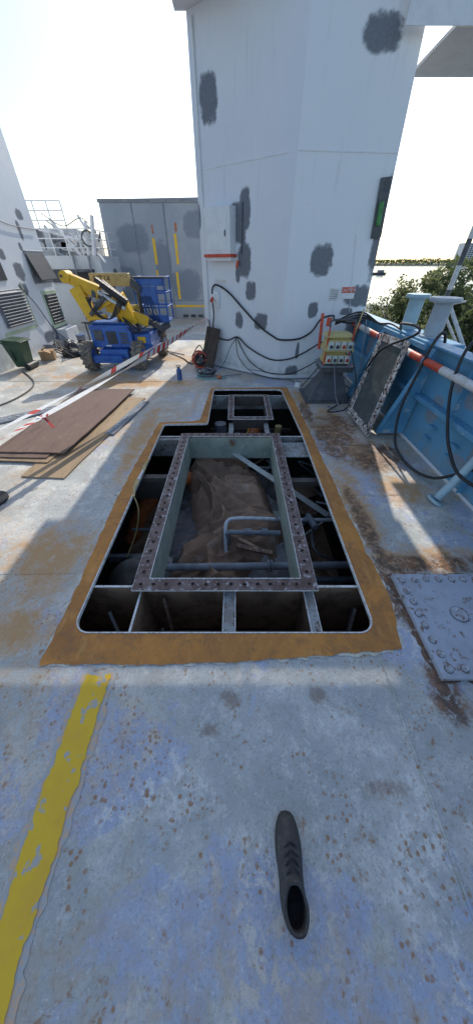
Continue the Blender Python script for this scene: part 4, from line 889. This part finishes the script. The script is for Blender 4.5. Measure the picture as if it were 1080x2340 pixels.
M['shore']=gm("far_shore",(.20,.19,.16),(.14,.14,.11),scale=.02,rough=.9,bmp=0)
o=Obj("far_shore"); o.add([(-2500,800,-3.3),(2500,760,-3.3),(2500,2500,-1),(-2500,2500,-1)],[(0,1,2,3)],'shore'); o.bx(-2500,2500,800,806,-3.4,-1.2,'shore'); o.done()
o=Obj("distant_trees"); rnd=random.Random(3)
for k in range(9000):
    x=rnd.uniform(-700,900); hgt=7+5*noise.noise(V((x*.02,0,0)))+4*noise.noise(V((x*.09,3,0))); z=-1+hgt*rnd.random()**.7; p=V((x,rnd.uniform(812,840),z)); s=rnd.uniform(.9,2.4)
    a=V((rnd.gauss(0,1),rnd.gauss(0,.4),rnd.gauss(0,1))).normalized()*s;b_=V((-a.z,0,a.x))*.7
    o.add([p-a,p+b_,p+a,p-b_],[(0,1,2,3)],rnd.choice(['leaf1','leaf2','leaf1','leaf3']))
for k in range(40):
    x=rnd.uniform(-600,850); o.cyl((x,808,-1.5),(x,808,rnd.uniform(8,13)),.3,'whitepole',n=5)
o.done()
o=Obj("apartment_building"); X0,Y0=505,850
o.bx(X0,X0+45,Y0,Y0+25,-1,34,'white'); o.bx(X0+45.1,X0+80,Y0+4,Y0+25,-1,26,'whitepole')
for f_ in range(10):
    for k in range(7): o.bx(X0+2+k*6.2,X0+6+k*6.2,Y0-.4,Y0-.1,1+f_*3.2,2.8+f_*3.2,'vent')
    o.bx(X0,X0+45,Y0-1.4,Y0-.5,3.1+f_*3.2,3.4+f_*3.2,'white')
o.done()
o=Obj("barge"); x,y=76,200; trap(x-5,x+4.6,x-5.6,x+5.2,y-2,y+2,y-2.3,y+2.3,-3.5,-2.4,'darkgrey'); o.bx(x-5,x-3.5,y-1,y+1,-2.4,-.8,'midgrey'); o.bx(x+1,x+4,y-1.2,y+1.2,-2.4,-1.4,'midgrey'); o.cyl((x-4.2,y,-.8),(x-4.2,y,.8),.12,'darkgrey',n=6); o.cyl((x+3.8,y,-1.4),(x+3.8,y,-.2),.1,'darkgrey',n=6); o.done()
o=Obj("striped_mast")
for k in range(16): o.cyl((4.2,7,-2.4+k*.36),(4.2,7,-2.4+(k+1)*.36),.045,'darkgrey' if k%2 else 'whitepole',n=12)
o.cyl((4.2,7,3.3),(4.2,7,4.2),.02,'darkgrey'); o.tube([(4.2,7,1.1),(4.5,6.0,.2),(4.7,5.4,-.5),(4.9,4.6,-2.2)],.035,'whitepole',sp=False); o.tube([(4.2,7,1.0),(3.9,6.2,0.2),(3.6,5.6,-1.6)],.03,'whitepole',sp=False); o.cyl((4.2,7,.95),(4.75,7.2,1.0),.02,'whitepole')
o.tube([(4.2,7,.9),(5.2,7.4,.1),(6.0,7.8,-2.2)],.03,'whitepole',sp=False); o.done()

# ------------------------------------------------------------------ light, sky, camera
sun_el=R(38); az=V((.17,.985)).normalized()
dirv=V((az.x*math.cos(sun_el),az.y*math.cos(sun_el),math.sin(sun_el)))
sl_=bpy.data.lights.new("sun","SUN"); sl_.energy=3.8; sl_.angle=R(.5); sl_.color=(1,.93,.82)
so=bpy.data.objects.new("sun",sl_); COL.objects.link(so); so.rotation_euler=dirv.to_track_quat('Z','Y').to_euler(); so.location=(10,6,8)
w=bpy.data.worlds.new("World"); scene.world=w; w.use_nodes=True; nt=w.node_tree; bg=nt.nodes["Background"]
sk=nt.nodes.new("ShaderNodeTexSky"); sk.sky_type='NISHITA'; sk.sun_disc=False; sk.sun_elevation=sun_el; sk.sun_rotation=math.atan2(az.x,az.y); sk.air_density=1.0; sk.dust_density=1.0; sk.ozone_density=1.0
nt.links.new(sk.outputs[0],bg.inputs[0]); bg.inputs[1].default_value=.20
cam=bpy.data.cameras.new("camera"); co=bpy.data.objects.new("camera",cam); COL.objects.link(co); co.location=(0,0,1.6); co.rotation_euler=(R(90-42.05),0,0)
cam.sensor_fit='VERTICAL'; cam.sensor_height=36; cam.lens=36*632/2340; cam.clip_end=8000; cam.clip_start=.02
scene.camera=co
scene.view_settings.view_transform='Standard'; scene.view_settings.look='None'; scene.view_settings.exposure=0
